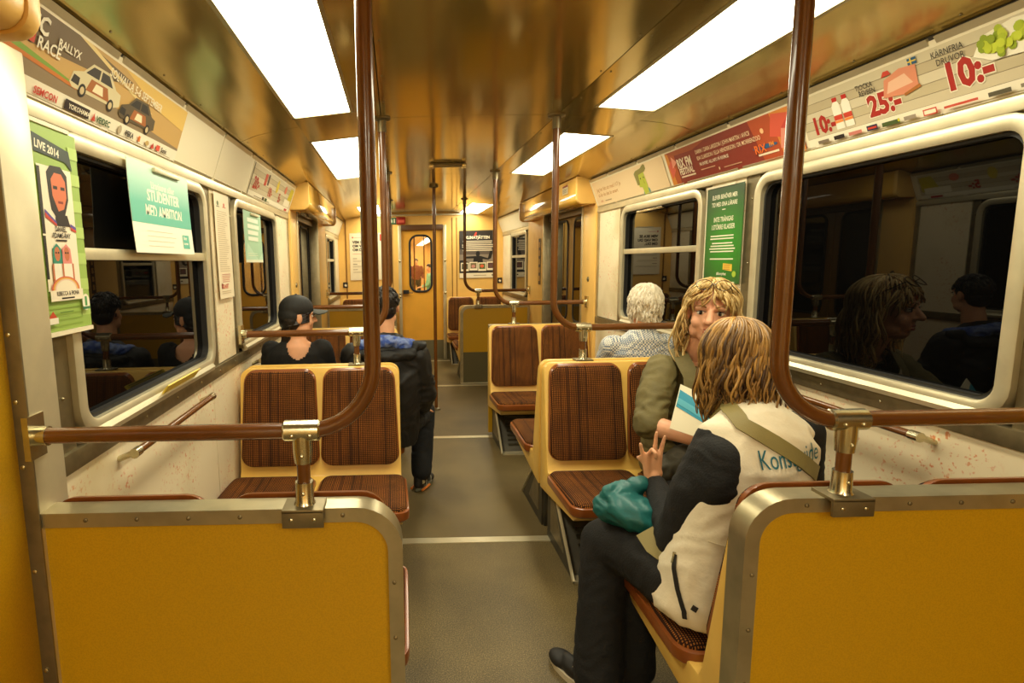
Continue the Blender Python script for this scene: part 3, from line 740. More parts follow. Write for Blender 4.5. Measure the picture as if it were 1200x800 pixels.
p.rect(.30, .008, .42, .034, '#2a1c18'); p.text('YOKOHAMA', .318, .014, .018, '#efe6cc', bold=.02); p.poly([(.435,.01),(.455,.01),(.445,.034)], '#c8402c')
p.circ(.60, .021, .012, .014, '#b8a888'); p.rect(.73, .012, .745, .030, '#d8742c'); p.circ(.80, .02, .014, .008, '#c8a868'); p.poly([(.83,.01),(.86,.01),(.845,.03)], '#b83a2c'); p.rect(.875, .010, .905, .030, '#d8503c')
p.done()
# price poster, left
def plank_bg(p, W, H):
    for k in range(5): p.rect(0, .035+(H-.035)*k/5+.002, W, .035+(H-.035)*(k+1)/5, ['#cdc0a0', '#c2b491', '#d3c7a8', '#bdae8c', '#cfc3a2'][k])
    p.rect(0, 0, W, .036, '#efe6cc')
p = band(-1, 3.46, 4.74, 'price_poster', 'white and red price poster on the left strip, far end by the door bay', '#8a7c60')
W, H = p.W, p.H; plank_bg(p, W, H)
for b_, x_, y_, sz in (('20:-', .06, .055, .10), ('10:-', .46, .05, .085), ('5:-', .80, .045, .085)): p.text(b_, x_, y_, sz, '#b02c20', bold=.04)
p.rect(.30, .10, .36, .175, '#c8503c'); p.rect(.38, .11, .42, .18, '#5a4638'); p.circ(.70, .14, .035, .045, '#d8c040'); p.poly([(1.10,.06),(1.26,.06),(1.27,.18),(1.16,.185)], '#c8b830'); p.rect(1.02, .04, 1.24, .09, '#efe6cc'); p.circ(.98, .15, .04, .03, '#d87a60')
p.bars(.15, .60, .012, .01, 1, '#6a5c48'); p.rect(.36, .01, .41, .03, INK); p.rect(.43, .01, .49, .03, '#3a5a2c'); p.rect(1.1, .008, 1.2, .024, '#c83a3c'); p.done()
# price poster, right (big)
p = band(1, 1.24, 2.36, 'price_poster', 'large supermarket price poster on the strip above the right front window', '#8a7c60')
W, H = p.W, p.H; plank_bg(p, W, H); p.fx = lambda x: x if x < .3 else .30 + (x-.30)*.76; p.tx = .86
p.text('10:-', .04, .05, .088, '#a8281e', bold=.045); p.text('25:-', .31, .055, .095, '#efe6cc', bold=.075); p.text('25:-', .31, .055, .095, '#a8281e', bold=.045)
p.text('10:-', .67, .062, .108, '#efe6cc', bold=.075, xs=1.0); p.text('10:-', .67, .062, .108, '#a8281e', bold=.045)
for x_ in (.155, .20):
    p.poly([(x_,.045),(x_+.038,.045),(x_+.038,.13),(x_+.030,.145),(x_+.010,.145),(x_,.13)], '#f4ecd8'); p.rect(x_+.008, .145, x_+.030, .160, '#c0281e'); p.rect(x_, .078, x_+.038, .096, '#c8402c'); p.rect(x_, .068, x_+.038, .077, '#e88a40')
p.text('TJOCKA', .275, .152, .026, INK, xs=.85); p.text('REVBEN', .285, .130, .026, INK, xs=.85)
p.poly([(.40,.10),(.42,.155),(.50,.175),(.575,.17),(.57,.105),(.50,.092)], '#d88a68'); p.poly([(.42,.11),(.44,.145),(.52,.155),(.55,.12)], '#e8b898'); p.poly([(.50,.095),(.575,.11),(.58,.10),(.50,.086)], '#a8682c')
p.poly([(.41,.165),(.46,.168),(.45,.182),(.425,.182)], '#c8402c'); p.rect(.545, .172, .585, .192, '#2c5a7c'); p.rect(.557, .172, .563, .192, '#e0c040'); p.rect(.545, .180, .585, .184, '#e0c040')
p.text('KÄRNFRIA', .645, .165, .027, INK, xs=.9); p.text('DRUVOR', .66, .140, .027, INK, xs=.9)
p.poly([(.80,.13),(.84,.175),(.95,.192),(1.04,.185),(1.04,.13),(.97,.10),(.86,.105)], '#f0ead0')
for k in range(46):
    a = random.random()*6.28; r_ = math.sqrt(random.random()); p.circ(.925+.095*r_*cos(a), .148+.032*r_*sin(a), .014, .012, random.choice(['#a8b82c', '#c0cc3a', '#b8c434', '#8a9c24']), 9)
p.poly([(1.09,.065),(1.34,.065),(1.34,.15),(1.07,.15)], '#efe6cc')
for b_, x_, c_ in (('Felix Dal', .17, '#7a6c58'), ('Hofgut', .26, INK)): pass
p.bars(.06, .12, .012, .01, 1, '#7a6c58', 1.2); p.bars(.14, .19, .012, .01, 1, INK, 1.4); p.bars(.21, .27, .012, .01, 1, '#c87a6c', 1.2); p.rect(.29, .010, .345, .028, '#2c2440'); p.rect(.295, .015, .34, .022, '#c8402c'); p.rect(.37, .010, .46, .024, '#4a5a2c'); p.circ(.455, .020, .006, .006, '#c8c030')
p.bars(.48, .54, .012, .01, 1, '#9a8c78', 1.2); p.rect(.57, .008, .63, .028, '#c8503c'); p.rect(.575, .012, .625, .024, '#efe6cc'); p.bars(.66, .80, .014, .01, 1, '#c8503c', .7); p.bars(.83, .91, .012, .01, 1, '#5a5440', 1.2); p.bars(.94, 1.05, .014, .01, 1, '#8a8068', 1.0); p.done()
# festival poster, right
p = band(1, 2.38, 3.49, 'festival_poster', 'dark red and orange music festival poster on the right strip', '#8c3428')
W, H = p.W, p.H
p.rect(0, 0, .10, H, '#b8582c'); p.poly([(0,0),(.05,0),(.03,H),(0,H)], '#d88a34'); p.poly([(.02,.04),(.08,.09),(.05,.15),(.01,.12)], '#d8604c'); p.poly([(.05,.10),(.11,.13),(.06,.17)], '#e89880')
p.poly([(.0,H),(.45,H),(.30,.165),(.1,.17)], '#a8502c'); p.poly([(.85,0),(W,0),(W,H),(.80,H)], '#b8502c'); p.poly([(.98,0),(W,0),(W,H),(.95,H)], '#d8883c')
p.poly([(.92,.10),(1.05,.07),(1.08,.17),(.96,.19)], '#d85a44'); p.poly([(.97,.04),(1.07,.02),(1.10,.10),(1.0,.12)], '#e0907c'); p.poly([(1.0,.12),(1.09,.10),(1.08,.18)], '#c8443c'); p.circ(.88, .135, .012, .012, '#f4c08c')
p.text('RIX FM', .11, .093, .070, '#f0dcc0', xs=.72, bold=.04); p.text('FESTIVAL', .115, .052, .050, '#f0dcc0', xs=.76, bold=.04); p.bars(.12, .30, .034, .01, 1, '#f0dcc0', .9)
p.text('DARIN / ZARA LARSSON / JOHN MARTIN / AVICII', .325, .136, .029, '#f0d4ac', xs=.74, bold=.01); p.text('IDA CLARSSON / ELLA HENDERSON / DR MORRENZOO', .325, .102, .029, '#f0d4ac', xs=.74, bold=.01)
p.text('FRI ENTRÉ / ALL INFO PÅ RIXFM.SE', .335, .070, .023, '#f0dcc0', xs=.75, bold=.02); p.bars(.335, .48, .046, .01, 1, '#d8a888', .5); p.circ(.50, .030, .006, .008, '#e8c8a0'); p.bars(.54, .70, .026, .01, 1, '#c89878', .5)
p.circ(.875, .066, .085, .010, '#2c5a8a', 16); p.text('RIX', .80, .042, .052, '#7a2414', bold=.07); p.text('RIX', .80, .044, .052, '#e8702c', bold=.03); p.text('FM', .905, .060, .026, '#e8902c', bold=.03); p.bars(.82, .96, .030, .01, 1, '#f0dcc0', .9); p.done()
t = thing('poster_edge', 'narrow white and teal card edge showing left of the dark red festival poster', 'card', (0, 0, 0))
# peach poster, right
p = band(1, 3.53, 4.75, 'cartoon_poster', 'pale peach poster with a drawn man with a quiff on the right strip', '#ecd0a4')
W, H = p.W, p.H
p.text('Jag har lätt att med 117 ja', .06, .115, .040, '#c48f58', xs=1.15, bold=.01); p.text('så lär du det är smart', .06, .072, .040, '#c48f58', xs=1.15, bold=.01)
p.text('ATG', .08, .028, .022, '#c86a44', bold=.03); p.bars(.17, .30, .030, .01, 1, '#a88a60', .7)
p.poly([(.885,.03),(.86,.02),(.85,0),(.96,0),(.955,.03),(.94,.04)], '#6a9a90'); p.poly([(.82,.055),(.82,.145),(.93,.155),(.94,.06),(.93,0),(.87,0),(.86,.05)], '#b4bc44')
p.poly([(.80,.07),(.79,.15),(.82,.165),(.90,.172),(.955,.192),(.975,.185),(.975,.16),(.95,.145),(.85,.135),(.835,.07)], '#8a8448')
p.circ(.868, .108, .007, .006, INK); p.circ(.915, .110, .006, .006, INK); p.poly([(.905,.104),(.915,.07),(.90,.072)], '#98a034'); p.done()
bpy.data.objects.remove(t)
t = MB().prism([(-.0, 0), (.0, .2), (.004, .2), (.004, 0)], 'x', -.012, .012)
# wall posters -----------------------------------------------------------------
def wallposter(s, ya, yb, z0, z1, name, label, col, bend=0, off=.004):
    lean = 0
    if s < 0: return Poster(name, label, 'poster', (-WX+off, ya, z0), (0,1,0), (0,0,1), yb-ya, z1-z0, col, bend)
    return Poster(name, label, 'poster', (WX-off, yb, z0), (0,-1,0), (0,0,1), yb-ya, z1-z0, col, bend)
# green concert poster on the left pillar by the screen post
p = wallposter(-1, 1.372, 1.588, 1.385, 1.885, 'concert_poster', 'narrow green concert poster with drawn portraits left of the left front window', '#9ab857', off=.032)
W, H = p.W, p.H
for k in range(9):
    a = .35 + k*.33; p.poly([(W*.5, H*.45), (W*.5+.5*cos(a)*.6, min(H, max(0, H*.45+.5*sin(a)))), (W*.5+.5*cos(a+.12)*.6, min(H, max(0, H*.45+.5*sin(a+.12))))], '#aac766') if False else None
for k in range(7): p.rect(W*.80, .03+k*.068, W, .03+k*.068+.030, '#b4ce70'); p.rect(0, .01+k*.015, W*.8, .014+k*.015, '#8caa48')
p.poly([(.0,.435),(.155,.425),(.185,.405),(.175,.455),(.0,.48)], '#26352a'); p.text('LIVE 2014', .03, .444, .027, '#f0e8cc', xs=.9, bold=.03, rot=-.12)
p.rect(.03, .10, .175, .405, '#f2e6ca'); p.rect(.030, .24, .042, .40, '#26201c'); p.rect(.030, .13, .040, .235, '#26201c')
p.poly([(.07,.33),(.067,.39),(.085,.408),(.13,.41),(.155,.39),(.153,.33),(.13,.285),(.10,.275),(.075,.30)], '#241c18')
p.poly([(.085,.335),(.083,.375),(.10,.392),(.13,.392),(.145,.375),(.146,.335),(.13,.305),(.105,.298)], '#d8744a')
p.rect(.090, .352, .108, .360, '#241c18'); p.rect(.122, .352, .140, .360, '#241c18'); p.rect(.106, .318, .128, .324, '#8a3424'); p.poly([(.09,.29),(.14,.29),(.15,.262),(.085,.262)], '#241c18')
p.poly([(.045,.30),(.09,.272),(.09,.266),(.045,.288)], '#5a4a9a'); p.poly([(.045,.292),(.09,.266),(.09,.26),(.045,.28)], '#c8402c'); p.poly([(.15,.27),(.175,.262),(.175,.254),(.15,.262)], '#5a4a9a'); p.poly([(.15,.262),(.175,.254),(.175,.248),(.15,.254)], '#c8402c')
p.text('DANIEL', .105, .248, .018, INK, 'CENTER', xs=.8, bold=.02); p.text('ADAMS-RAY', .105, .232, .018, INK, 'CENTER', xs=.8, bold=.02); p.bars(.08, .13, .224, .01, 1, INK, .4)
for x_, hc, dx in ((.078, '#2f8a72', 0), (.118, '#e08a80', 0)):
    p.poly([(x_-.022,.155),(x_-.018,.205),(x_,.218),(x_+.018,.205),(x_+.022,.155),(x_,.15)], hc); p.circ(x_, .192, .012, .018, '#c8744c', 12); p.rect(x_-.008, .193, x_-.002, .197, '#241c18'); p.rect(x_+.002, .193, x_+.008, .197, '#241c18')
    p.poly([(x_-.018,.168),(x_+.018,.168),(x_+.022,.125),(x_-.022,.125)], '#f2ead4'); p.rect(x_-.026, .125, x_-.019, .168, '#c8744c'); p.rect(x_+.019, .125, x_+.026, .168, '#c8744c')
for rr, c_ in ((.062, '#d86a4a'), (.056, '#e0a848'), (.050, '#e8c8b0'), (.044, '#f2e6ca')): p.circ(.10, .102, rr, rr*.55, c_, 14, 0, 180)
p.rect(.03, .075, .175, .102, '#f2e6ca'); p.text('REBECCA & FIONA', .105, .088, .015, INK, 'CENTER', xs=.8, bold=.02); p.bars(.075, .135, .079, .01, 1, INK, .4)
p.circ(.185, .065, .018, .022, '#f2ead4'); p.rect(.180, .055, .190, .080, '#4a9a50'); p.rect(.168, .046, .203, .053, '#3a7a50'); p.bars(.06, .13, .045, .01, 1, '#4a6a2c', .2)
p.rect(.01, .02, .05, .035, '#f2ead4'); p.poly([(.01,.035),(.045,.035),(.03,.052)], '#c84a2c'); p.done()
MB().box(0, W, -.012, -.001, -.004, .004).build('holder', M_WHITEP, p.t); MB().box(.0, W*.85, H, H+.010, -.002, .004).build('holder', M_WHITEP, p.t)
# green text poster on the right pillar
gm_ = mat('leaf_green_print', '#2c5a24', .4); nt = gm_.node_tree; b_ = nt.nodes['Principled BSDF']; tc = nt.nodes.new('ShaderNodeTexCoord')
sp = nt.nodes.new('ShaderNodeVectorMath'); sp.operation = 'DISTANCE'; sp.inputs[1].default_value = (.19, .20, 0); nt.links.new(tc.outputs['Object'], sp.inputs[0])
rp = nt.nodes.new('ShaderNodeValToRGB'); rp.color_ramp.elements[0].color = hexc('#2f9a1c'); rp.color_ramp.elements[1].color = hexc('#2b4a24'); rp.color_ramp.elements[1].position = .28
nt.links.new(sp.outputs['Value'], rp.inputs[0]); nt.links.new(rp.outputs[0], b_.inputs['Base Color'])
p = wallposter(1, 2.79, 3.12, 1.40, 1.885, 'union_poster', 'bright green poster with white block text between the two right windows', gm_, off=.012)
W, H = p.W, p.H; CR = '#f0eed0'
for k, (tx, y_, sz) in enumerate((('ELEVER BEHÖVER MER', .425, .030), ('TID MED SINA LÄRARE', .388, .030), ('INTE TRÄNGAS', .310, .034), ('I STÖRRE KLASSER', .272, .034))): p.text(tx, W/2, y_, sz, CR, 'CENTER', xs=.74, bold=.022)
p.rect(W/2-.015, .368, W/2+.015, .372, CR); p.bars(.055, .265, .235, .014, 2, CR, .45, .1, True); p.bars(.045, .285, .198, .014, 4, CR, .45, .25, True); p.bars(.06, .27, .118, .014, 1, CR, .45, .1, True)
p.poly([(.185,.068),(.265,.060),(.265,.095),(.185,.100)], '#e8c040'); p.bars(.195, .255, .088, .010, 3, '#c8843c', .4); p.text('#läraryrket', .13, .040, .021, CR, bold=.02, xs=.9); p.circ(.285, .047, .017, .015, '#a8c43a'); p.done()
MB().box(.01, W-.04, -.002, .008, -.001, .005).build('holder', M_WHITEP, p.t); MB().box(.0, .006, 0, H, -.012, .003).build('side_edge', M_WHITEP, p.t); MB().box(.0, W-.07, H-.002, H+.008, -.001, .005).build('holder', M_WHITEP, p.t)
# rules sheet, left pillar
p = wallposter(-1, 2.83, 3.075, 1.375, 1.895, 'rules_sheet', 'tall white rules sheet in small print between the two left windows', '#f0e2c2', off=.012, bend=.004)
W, H = p.W, p.H
p.circ(.055, .47, .016, .012, '#6a7a4a'); p.bars(.03, .085, .452, .01, 1, '#6a6a4a', .4); p.circ(.155, .468, .012, .010, '#d8604c'); p.bars(.13, .19, .455, .01, 1, '#d8604c', .4)
p.bars(.03, .21, .430, .0105, 29, '#c8b490', .28, .35); p.bars(.05, .20, .118, .009, 5, '#d0907c', .4, .2); p.text('BOLAGET', .035, .050, .030, '#c8503c', xs=.85, bold=.02); p.rect(.03, .05, .055, .075, '#6a3a2c'); p.bars(.03, .20, .034, .01, 2, '#c8b490', .3); p.done()
# teal hanging sheets
def teal(ya, yb, z0, z1, label, big):
    p = wallposter(-1, ya, yb, z0, z1, 'hanging_sheet', label, '#f0ead4', bend=.012 if big else .004, off=.030)
    W, H = p.W, p.H; T = '#6fb8a0' if big else '#a5cfae'
    if big:
        tg = mat('teal_gradient_print', '#6fb8a0', .4); nt = tg.node_tree; b2 = nt.nodes['Principled BSDF']; tc = nt.nodes.new('ShaderNodeTexCoord'); sx = nt.nodes.new('ShaderNodeSeparateXYZ')
        nt.links.new(tc.outputs['Object'], sx.inputs[0]); r = nt.nodes.new('ShaderNodeMapRange'); r.inputs['From Min'].default_value = .17; r.inputs['From Max'].default_value = H + .02
        nt.links.new(sx.outputs[1], r.inputs['Value']); mx = nt.nodes.new('ShaderNodeMix'); mx.data_type = 'RGBA'; mx.inputs['A'].default_value = hexc('#5cb39c'); mx.inputs['B'].default_value = hexc('#cfe6d2')
        nt.links.new(r.outputs['Result'], mx.inputs['Factor']); nt.links.new(mx.outputs['Result'], b2.inputs['Base Color'])
        MC['ink_teal'] = tg; p.rect(0, H*.33, W, H, 'teal')
        p.text('Lärarjouren söker', W*.52, H*.74, .034, '#f2eed8', 'CENTER', xs=.85, bold=.02)
        p.text('STUDENTER', W*.52, H*.585, .058, '#f2eed8', 'CENTER', xs=.92, bold=.028); p.text('MED AMBITION.', W*.52, H*.41, .058, '#f2eed8', 'CENTER', xs=.82, bold=.026)
        p.bars(.10, .36, H*.245, .017, 4, '#cfc8b0', .12); p.rect(W-.115, H*.07, W-.045, H*.245, '#5cb39c'); p.text('jouren', W-.11, H*.11, .022, '#f2eed8', xs=.85, bold=.03); p.text('lärar', W-.105, H*.18, .022, '#f2eed8', xs=.85, bold=.03)
    else:
        p.rect(0, 0, W, H, T); p.rect(.0, 0, W, .015, '#e8ecd0'); p.poly([(.06,.11),(.30,.015),(W,.06),(W,.015),(.0,.015)], '#b8dcc0')
        for k in range(4): p.rect(.08, .235-k*.036, .08+[.26,.28,.25,.24][k], .258-k*.036, '#eef2dc', 'print'); p.bars(.09, .32, .228-k*.036, .01, 1, '#98c8a8', .4)
        p.bars(.05, .30, .05, .012, 2, '#e0ecd0', .3)
    p.done()
    MB().box(W*.36, W*.80, H-.02, H-.006, .0, .012).build('holder_clip', M_ALU2, p.t, bevel=.002)
teal(1.885, 2.425, 1.588, 1.892, 'teal and white sheet hanging in the left front window', True)
teal(3.29, 3.71, 1.555, 1.85, 'pale green sheet hanging in the second left window', False)
# end wall posters
p = Poster('wanted_poster', 'dark poster with a raised-arm silhouette on the end wall right of the gangway door', 'poster', (.60, 8.985, 1.27), (1,0,0), (0,0,1), .56, .72, '#2a2320')
W, H = p.W, p.H
p.rect(0, .23, W, .40, '#8a7c6c'); p.rect(0, .36, W, .44, '#5c5048'); p.rect(0, 0, W, .075, '#efe2c4'); p.poly([(0,.08),(0,.27),(.08,.28),(.14,.24),(.3,.22),(W,.24),(W,.08)], '#2a2320')
p.circ(.285, .37, .032, .045, '#16110f', 16); p.poly([(.20,.19),(.22,.30),(.10,.30),(.09,.33),(.25,.335),(.33,.335),(.44,.30),(.47,.40),(.50,.46),(.53,.43),(.49,.30),(.45,.275),(.36,.29),(.37,.19)], '#16110f')
for k in range(4):
    x_ = .02+k*.135; p.rect(x_, .105+.01*(k % 2), x_+.125, .235+.01*(k % 2), '#efe2c4'); p.rect(x_+.015, .135+.01*(k % 2), x_+.11, .22+.01*(k % 2), ['#4a4a34', '#7a6a44', '#5a6a34', '#5a3a34'][k]); p.circ(x_+.06, .18, .03, .025, ['#6a5a44', '#c88a7c', '#d8603c', '#6a4a44'][k])
p.text('KLIMATJÄTTEN', W/2, .60, .060, '#f2e6cc', 'CENTER', xs=.92, bold=.04); p.poly([(.22,.64),(.25,.70),(.27,.70),(.26,.66),(.28,.64)], '#d8402c')
p.bars(.03, .53, .555, .028, 6, '#e0d0b4', .5, .12, True); p.bars(.22, .42, .035, .02, 1, '#a89878', .4); p.rect(.50, .03, .53, .05, '#5a5044'); p.done()
MB().box(.0, W, H, H+.01, -.002, .004).build('holder', M_DALU, p.t)
p = Poster('notice_poster', 'white notice with bold black text on the end wall left of the gangway door', 'poster', (-1.10, 8.985, 1.27), (1,0,0), (0,0,1), .50, .72, '#efe2c4')
W, H = p.W, p.H; p.circ(.05, .655, .012, .012, '#c8402c'); p.bars(.075, .20, .65, .012, 1, '#d89080', .5); p.rect(.465, .60, .50, .70, '#d8402c')
for k, tx in enumerate(('VEM SKA SE', 'OM VAD DU', 'OM DU..')): p.text(tx, .045, .565-k*.058, .055, INK, bold=.05, xs=1.0)
p.bars(.045, .18, .40, .012, 1, '#d89080', .6)
for k in range(3): p.bars(.045, .12, .33-k*.085, .012, 1, '#6a5a44', .6); p.bars(.045, .40, .30-k*.085, .014, 2, '#b8a888', .3)
p.done(); MB().box(.12, W-.12, H, H+.012, -.002, .004).build('holder', M_ALU2, p.t)
for (x, z, lab) in ((-1.22, 1.155, 'left'), (1.19, 1.18, 'right')):
    p = Poster('arrow_sign', f'tiny black square symbol sign on the end wall, {lab} of the {"notice" if lab == "left" else "dark poster"}', 'sign', (x, 8.985, z), (1,0,0), (0,0,1), .075, .085, '#241e1a')
    p.poly([(.02,.04),(.04,.065),(.04,.05),(.058,.05),(.058,.02),(.03,.02)], '#efe2c4'); p.done()
p = Poster('exit_sign', 'small green exit sign above the gangway door at the left', 'sign', (-.475, 8.985, 2.115), (1,0,0), (0,0,1), .10, .10, '#2c6a3c', thick=.006)
p.circ(.03, .075, .009, .009, CR); p.poly([(.02,.03),(.03,.065),(.045,.06),(.04,.02)], CR); p.rect(.065, .02, .085, .08, CR); p.done()
t = thing('alarm_box', 'small red alarm box above the gangway door', 'alarm', (-.30, 8.96, 2.165))
MB().box(-.07, .07, -.03, .03, -.055, .055).build('box', mat('alarm_red', '#9a2418', .35), t, bevel=.008); MB().box(-.05, .05, -.034, -.028, -.03, .01).build('label_plate', flat('#d8604c'), t)
# right pilaster vertical strip and stickers
p = Poster('vertical_sign', 'narrow dark vertical sign on the yellow pilaster beyond the right doors', 'sign', (1.25, 6.66, 1.25), (0,-1,0), (0,0,1), .10, .52, '#4a2a14'); 
for k in range(5): p.rect(.03, .04+k*.095, .07, .10+k*.095, '#d8a040')
p.done()
p = Poster('door_sticker', 'small white and red sticker on the housing over the right doors', 'sticker', (1.093, 5.20, 2.09), (0,-1,0), (0,0,1), .16, .075, '#efe0b8'); p.rect(0, .060, .16, .075, '#a83a24'); p.bars(.02, .14, .04, .012, 3, '#8a7a5c', .4); p.done()
t = thing('wall_latch', 'small cream latch on the white wall at the right edge of the picture', 'latch', (1.28, 1.35, 1.475))
MB().box(-.022, 0, -.06, .055, -.010, .004).box(-.016, 0, -.06, .03, .010, .018).build('latch_body', M_WHITEP, t, bevel=.003)

# ------------------------------------------------------------------ people
V = Vector
TMP = bpy.data.scenes.new('work')
M_SKIN = mat('skin', '#e3a67c', .5, var=.06, vs=30); M_SKIN2 = mat('skin_pale', '#eeb08a', .5, var=.08, vs=25)
for m_ in (M_SKIN, M_SKIN2):
    b_ = m_.node_tree.nodes['Principled BSDF']; b_.inputs['Subsurface Weight'].default_value = .08; b_.inputs['Subsurface Radius'].default_value = (.02, .008, .004)
M_BLK = mat('black_cloth', '#100f0e', .85, bump=.25, bs=160)
M_NAVY = mat('black_jacket', '#111010', .6, bump=.2, bs=40)
M_WHITE = mat('white_softshell', '#efe3c6', .65, bump=.25, bs=35, var=.05, vs=5)
M_OLIVE = mat('olive_cloth', '#6d6238', .75, bump=.35, bs=30, var=.18, vs=14)
M_JEAN = mat('dark_denim', '#15181c', .8, bump=.2, bs=200)
M_LIP = mat('lips', '#b8503c', .4); M_TEETH = mat('teeth', '#f0e8d8', .3); M_EYE = mat('eye_white', '#e8ddcc', .25); M_IRIS = mat('iris_dark', '#241a14', .2); M_BROW = mat('brow_hair', '#8a6434', .8)
def hairmat(name, a, b, rough=.42):
    m = bpy.data.materials.new(name); m.use_nodes = True; nt = m.node_tree; p = nt.nodes['Principled BSDF']; p.inputs['Roughness'].default_value = rough
    at = nt.nodes.new('ShaderNodeAttribute'); at.attribute_name = 'lock'; r = nt.nodes.new('ShaderNodeValToRGB')
    r.color_ramp.elements[0].color = hexc(a); r.color_ramp.elements[1].color = hexc(b)
    nt.links.new(at.outputs['Fac'], r.inputs[0]); nt.links.new(r.outputs[0], p.inputs['Base Color']); return m
H_BLOND = hairmat('blond_hair', '#a47c3a', '#f4d898'); H_DARKBLOND = hairmat('streaked_brown_hair', '#3f2611', '#cf9c4c'); H_WHITE = hairmat('white_hair', '#d8cbb0', '#f6ecd8', .7); H_DARK = hairmat('dark_hair', '#120e0c', '#2e2018')
class Body:
    def __init__(s): s.mb = MB()
    def cap(s, p0, p1, r0, r1, n=14):
        p0, p1 = V(p0), V(p1); d = p1-p0; L = d.length; d = d/L; pts = []; rr = []
        for k in range(5): a = pi/2*(k+.15)/4.15; pts.append(p0 - d*r0*cos(a)); rr.append(max(r0*sin(a), .0008))
        for k in range(1, 4): pts.append(p0 + d*L*k/4); rr.append(r0+(r1-r0)*k/4)
        for k in range(5): a = pi/2*(4-k+.15)/4.15; pts.append(p1 + d*r1*cos(a)); rr.append(max(r1*sin(a), .0008))
        s.mb.tube(pts, rr, n); return s
    def chain(s, pts, rs):
        for i in range(len(pts)-1): s.cap(pts[i], pts[i+1], rs[i], rs[i+1])
        return s
    def ell(s, c, r, R=None): s.mb.ell(c, r, R, 20, 14); return s
    def loft(s, rings, right):                  # rings: (centre, rx, ry); closed ends
        cs = [V(r[0]) for r in rings]; n = 24; vs = []; fs = []
        def fr(i):
            t = (cs[min(i+1, len(cs)-1)] - cs[max(i-1, 0)]).normalized()
            rg = V(right[i] if isinstance(right, list) else right); rg = (rg - t*rg.dot(t)).normalized(); return t, rg, rg.cross(t)
        ext = []
        for i, (c, rx, ry) in enumerate(rings):
            t, rg, f = fr(i)
            for k in range(n):
                a = 2*pi*k/n; vs.append(cs[i] + rg*rx*cos(a) - f*ry*sin(a))
        for i in range(len(rings)-1):
            for k in range(n): fs.append((i*n+k, i*n+(k+1) % n, (i+1)*n+(k+1) % n, (i+1)*n+k))
        fs.append(tuple(range(n))[::-1]); fs.append(tuple((len(rings)-1)*n+k for k in range(n)))
        s.mb.add(vs, fs); return s
    def build(s, name, m, parent, vox=.008, smooth=6, wrinkle=0, wf=14, cut=None, keep=False):
        me = s.mb.mesh('tmp'); o = bpy.data.objects.new('tmp', me); TMP.collection.objects.link(o)
        r = o.modifiers.new('r', 'REMESH'); r.mode = 'VOXEL'; r.voxel_size = vox; r.adaptivity = 0
        q = o.modifiers.new('s', 'SMOOTH'); q.iterations = smooth; q.factor = .5
        TMP.view_layers[0].update()
        with bpy.context.temp_override(scene=TMP, view_layer=TMP.view_layers[0]): dg = bpy.context.evaluated_depsgraph_get()
        out = bpy.data.meshes.new_from_object(o.evaluated_get(dg)); out.name = name
        bpy.data.objects.remove(o); bpy.data.meshes.remove(me)
        if wrinkle:
            nrm_ = [v.normal.copy() for v in out.vertices]; new = []
            for v, vn in zip(out.vertices, nrm_):
                p = v.co; f = noise.noise(V((p.x*wf, p.y*wf, p.z*wf*1.8 + 2*noise.noise(p*7)))) ; f = 1 - abs(f)*3
                new += list(p + vn*wrinkle*f)
            out.vertices.foreach_set('co', new); out.update()
        if cut:                                  # keep only where cut(co) is true
            bm = bmesh.new(); bm.from_mesh(out); bmesh.ops.delete(bm, geom=[v for v in bm.verts if not cut(v.co)], context='VERTS'); bm.to_mesh(out); bm.free()
        out.materials.clear(); out.materials.append(m)
        o = link(name, out, parent, None); return o
def frame(fwd, up=(0,0,1)):
    f = V(fwd).normalized(); u = V(up); u = (u - f*f.dot(u)).normalized(); r = f.cross(u); return r, f, u
def head(B, c, fwd, up=(0,0,1), k=1.0, neck=None, wide=1.0):
    r, f, u = frame(fwd, up); R = Matrix((r, f, u)).transposed(); c = V(c)
    P = lambda x, y, z: c + (r*x*wide + f*y + u*z)*k
    E_ = lambda x, y, z, a, b, d: B.ell(P(x, y, z), (a*k*wide, b*k, d*k), R)
    E_(0, -.012, .035, .074, .094, .082); E_(0, .022, -.018, .063, .072, .088); E_(0, .045, -.082, .036, .036, .030)
    for s in (-1, 1):
        E_(s*.036, .056, -.028, .027, .028, .028); E_(s*.076, -.008, -.005, .010, .020, .032); E_(s*.045, .02, -.065, .022, .045, .032)
        B.cap(P(s*.014, .088, .030), P(s*.045, .076, .028), .009*k, .008*k)
    B.cap(P(0, .086, .018), P(0, .110, -.020), .009*k, .014*k); 
    for s in (-1, 1): B.ell(P(s*.012, .096, -.024), (.009*k, .010*k, .008*k), R)
    B.cap(P(-.018, .080, -.052), P(.018, .080, -.052), .009*k, .009*k); B.cap(P(-.014, .080, -.066), P(.014, .080, -.066), .009*k, .009*k)
    if neck: B.cap(P(0, -.012, -.06), neck, .054*k, .060*k)
    return P, R
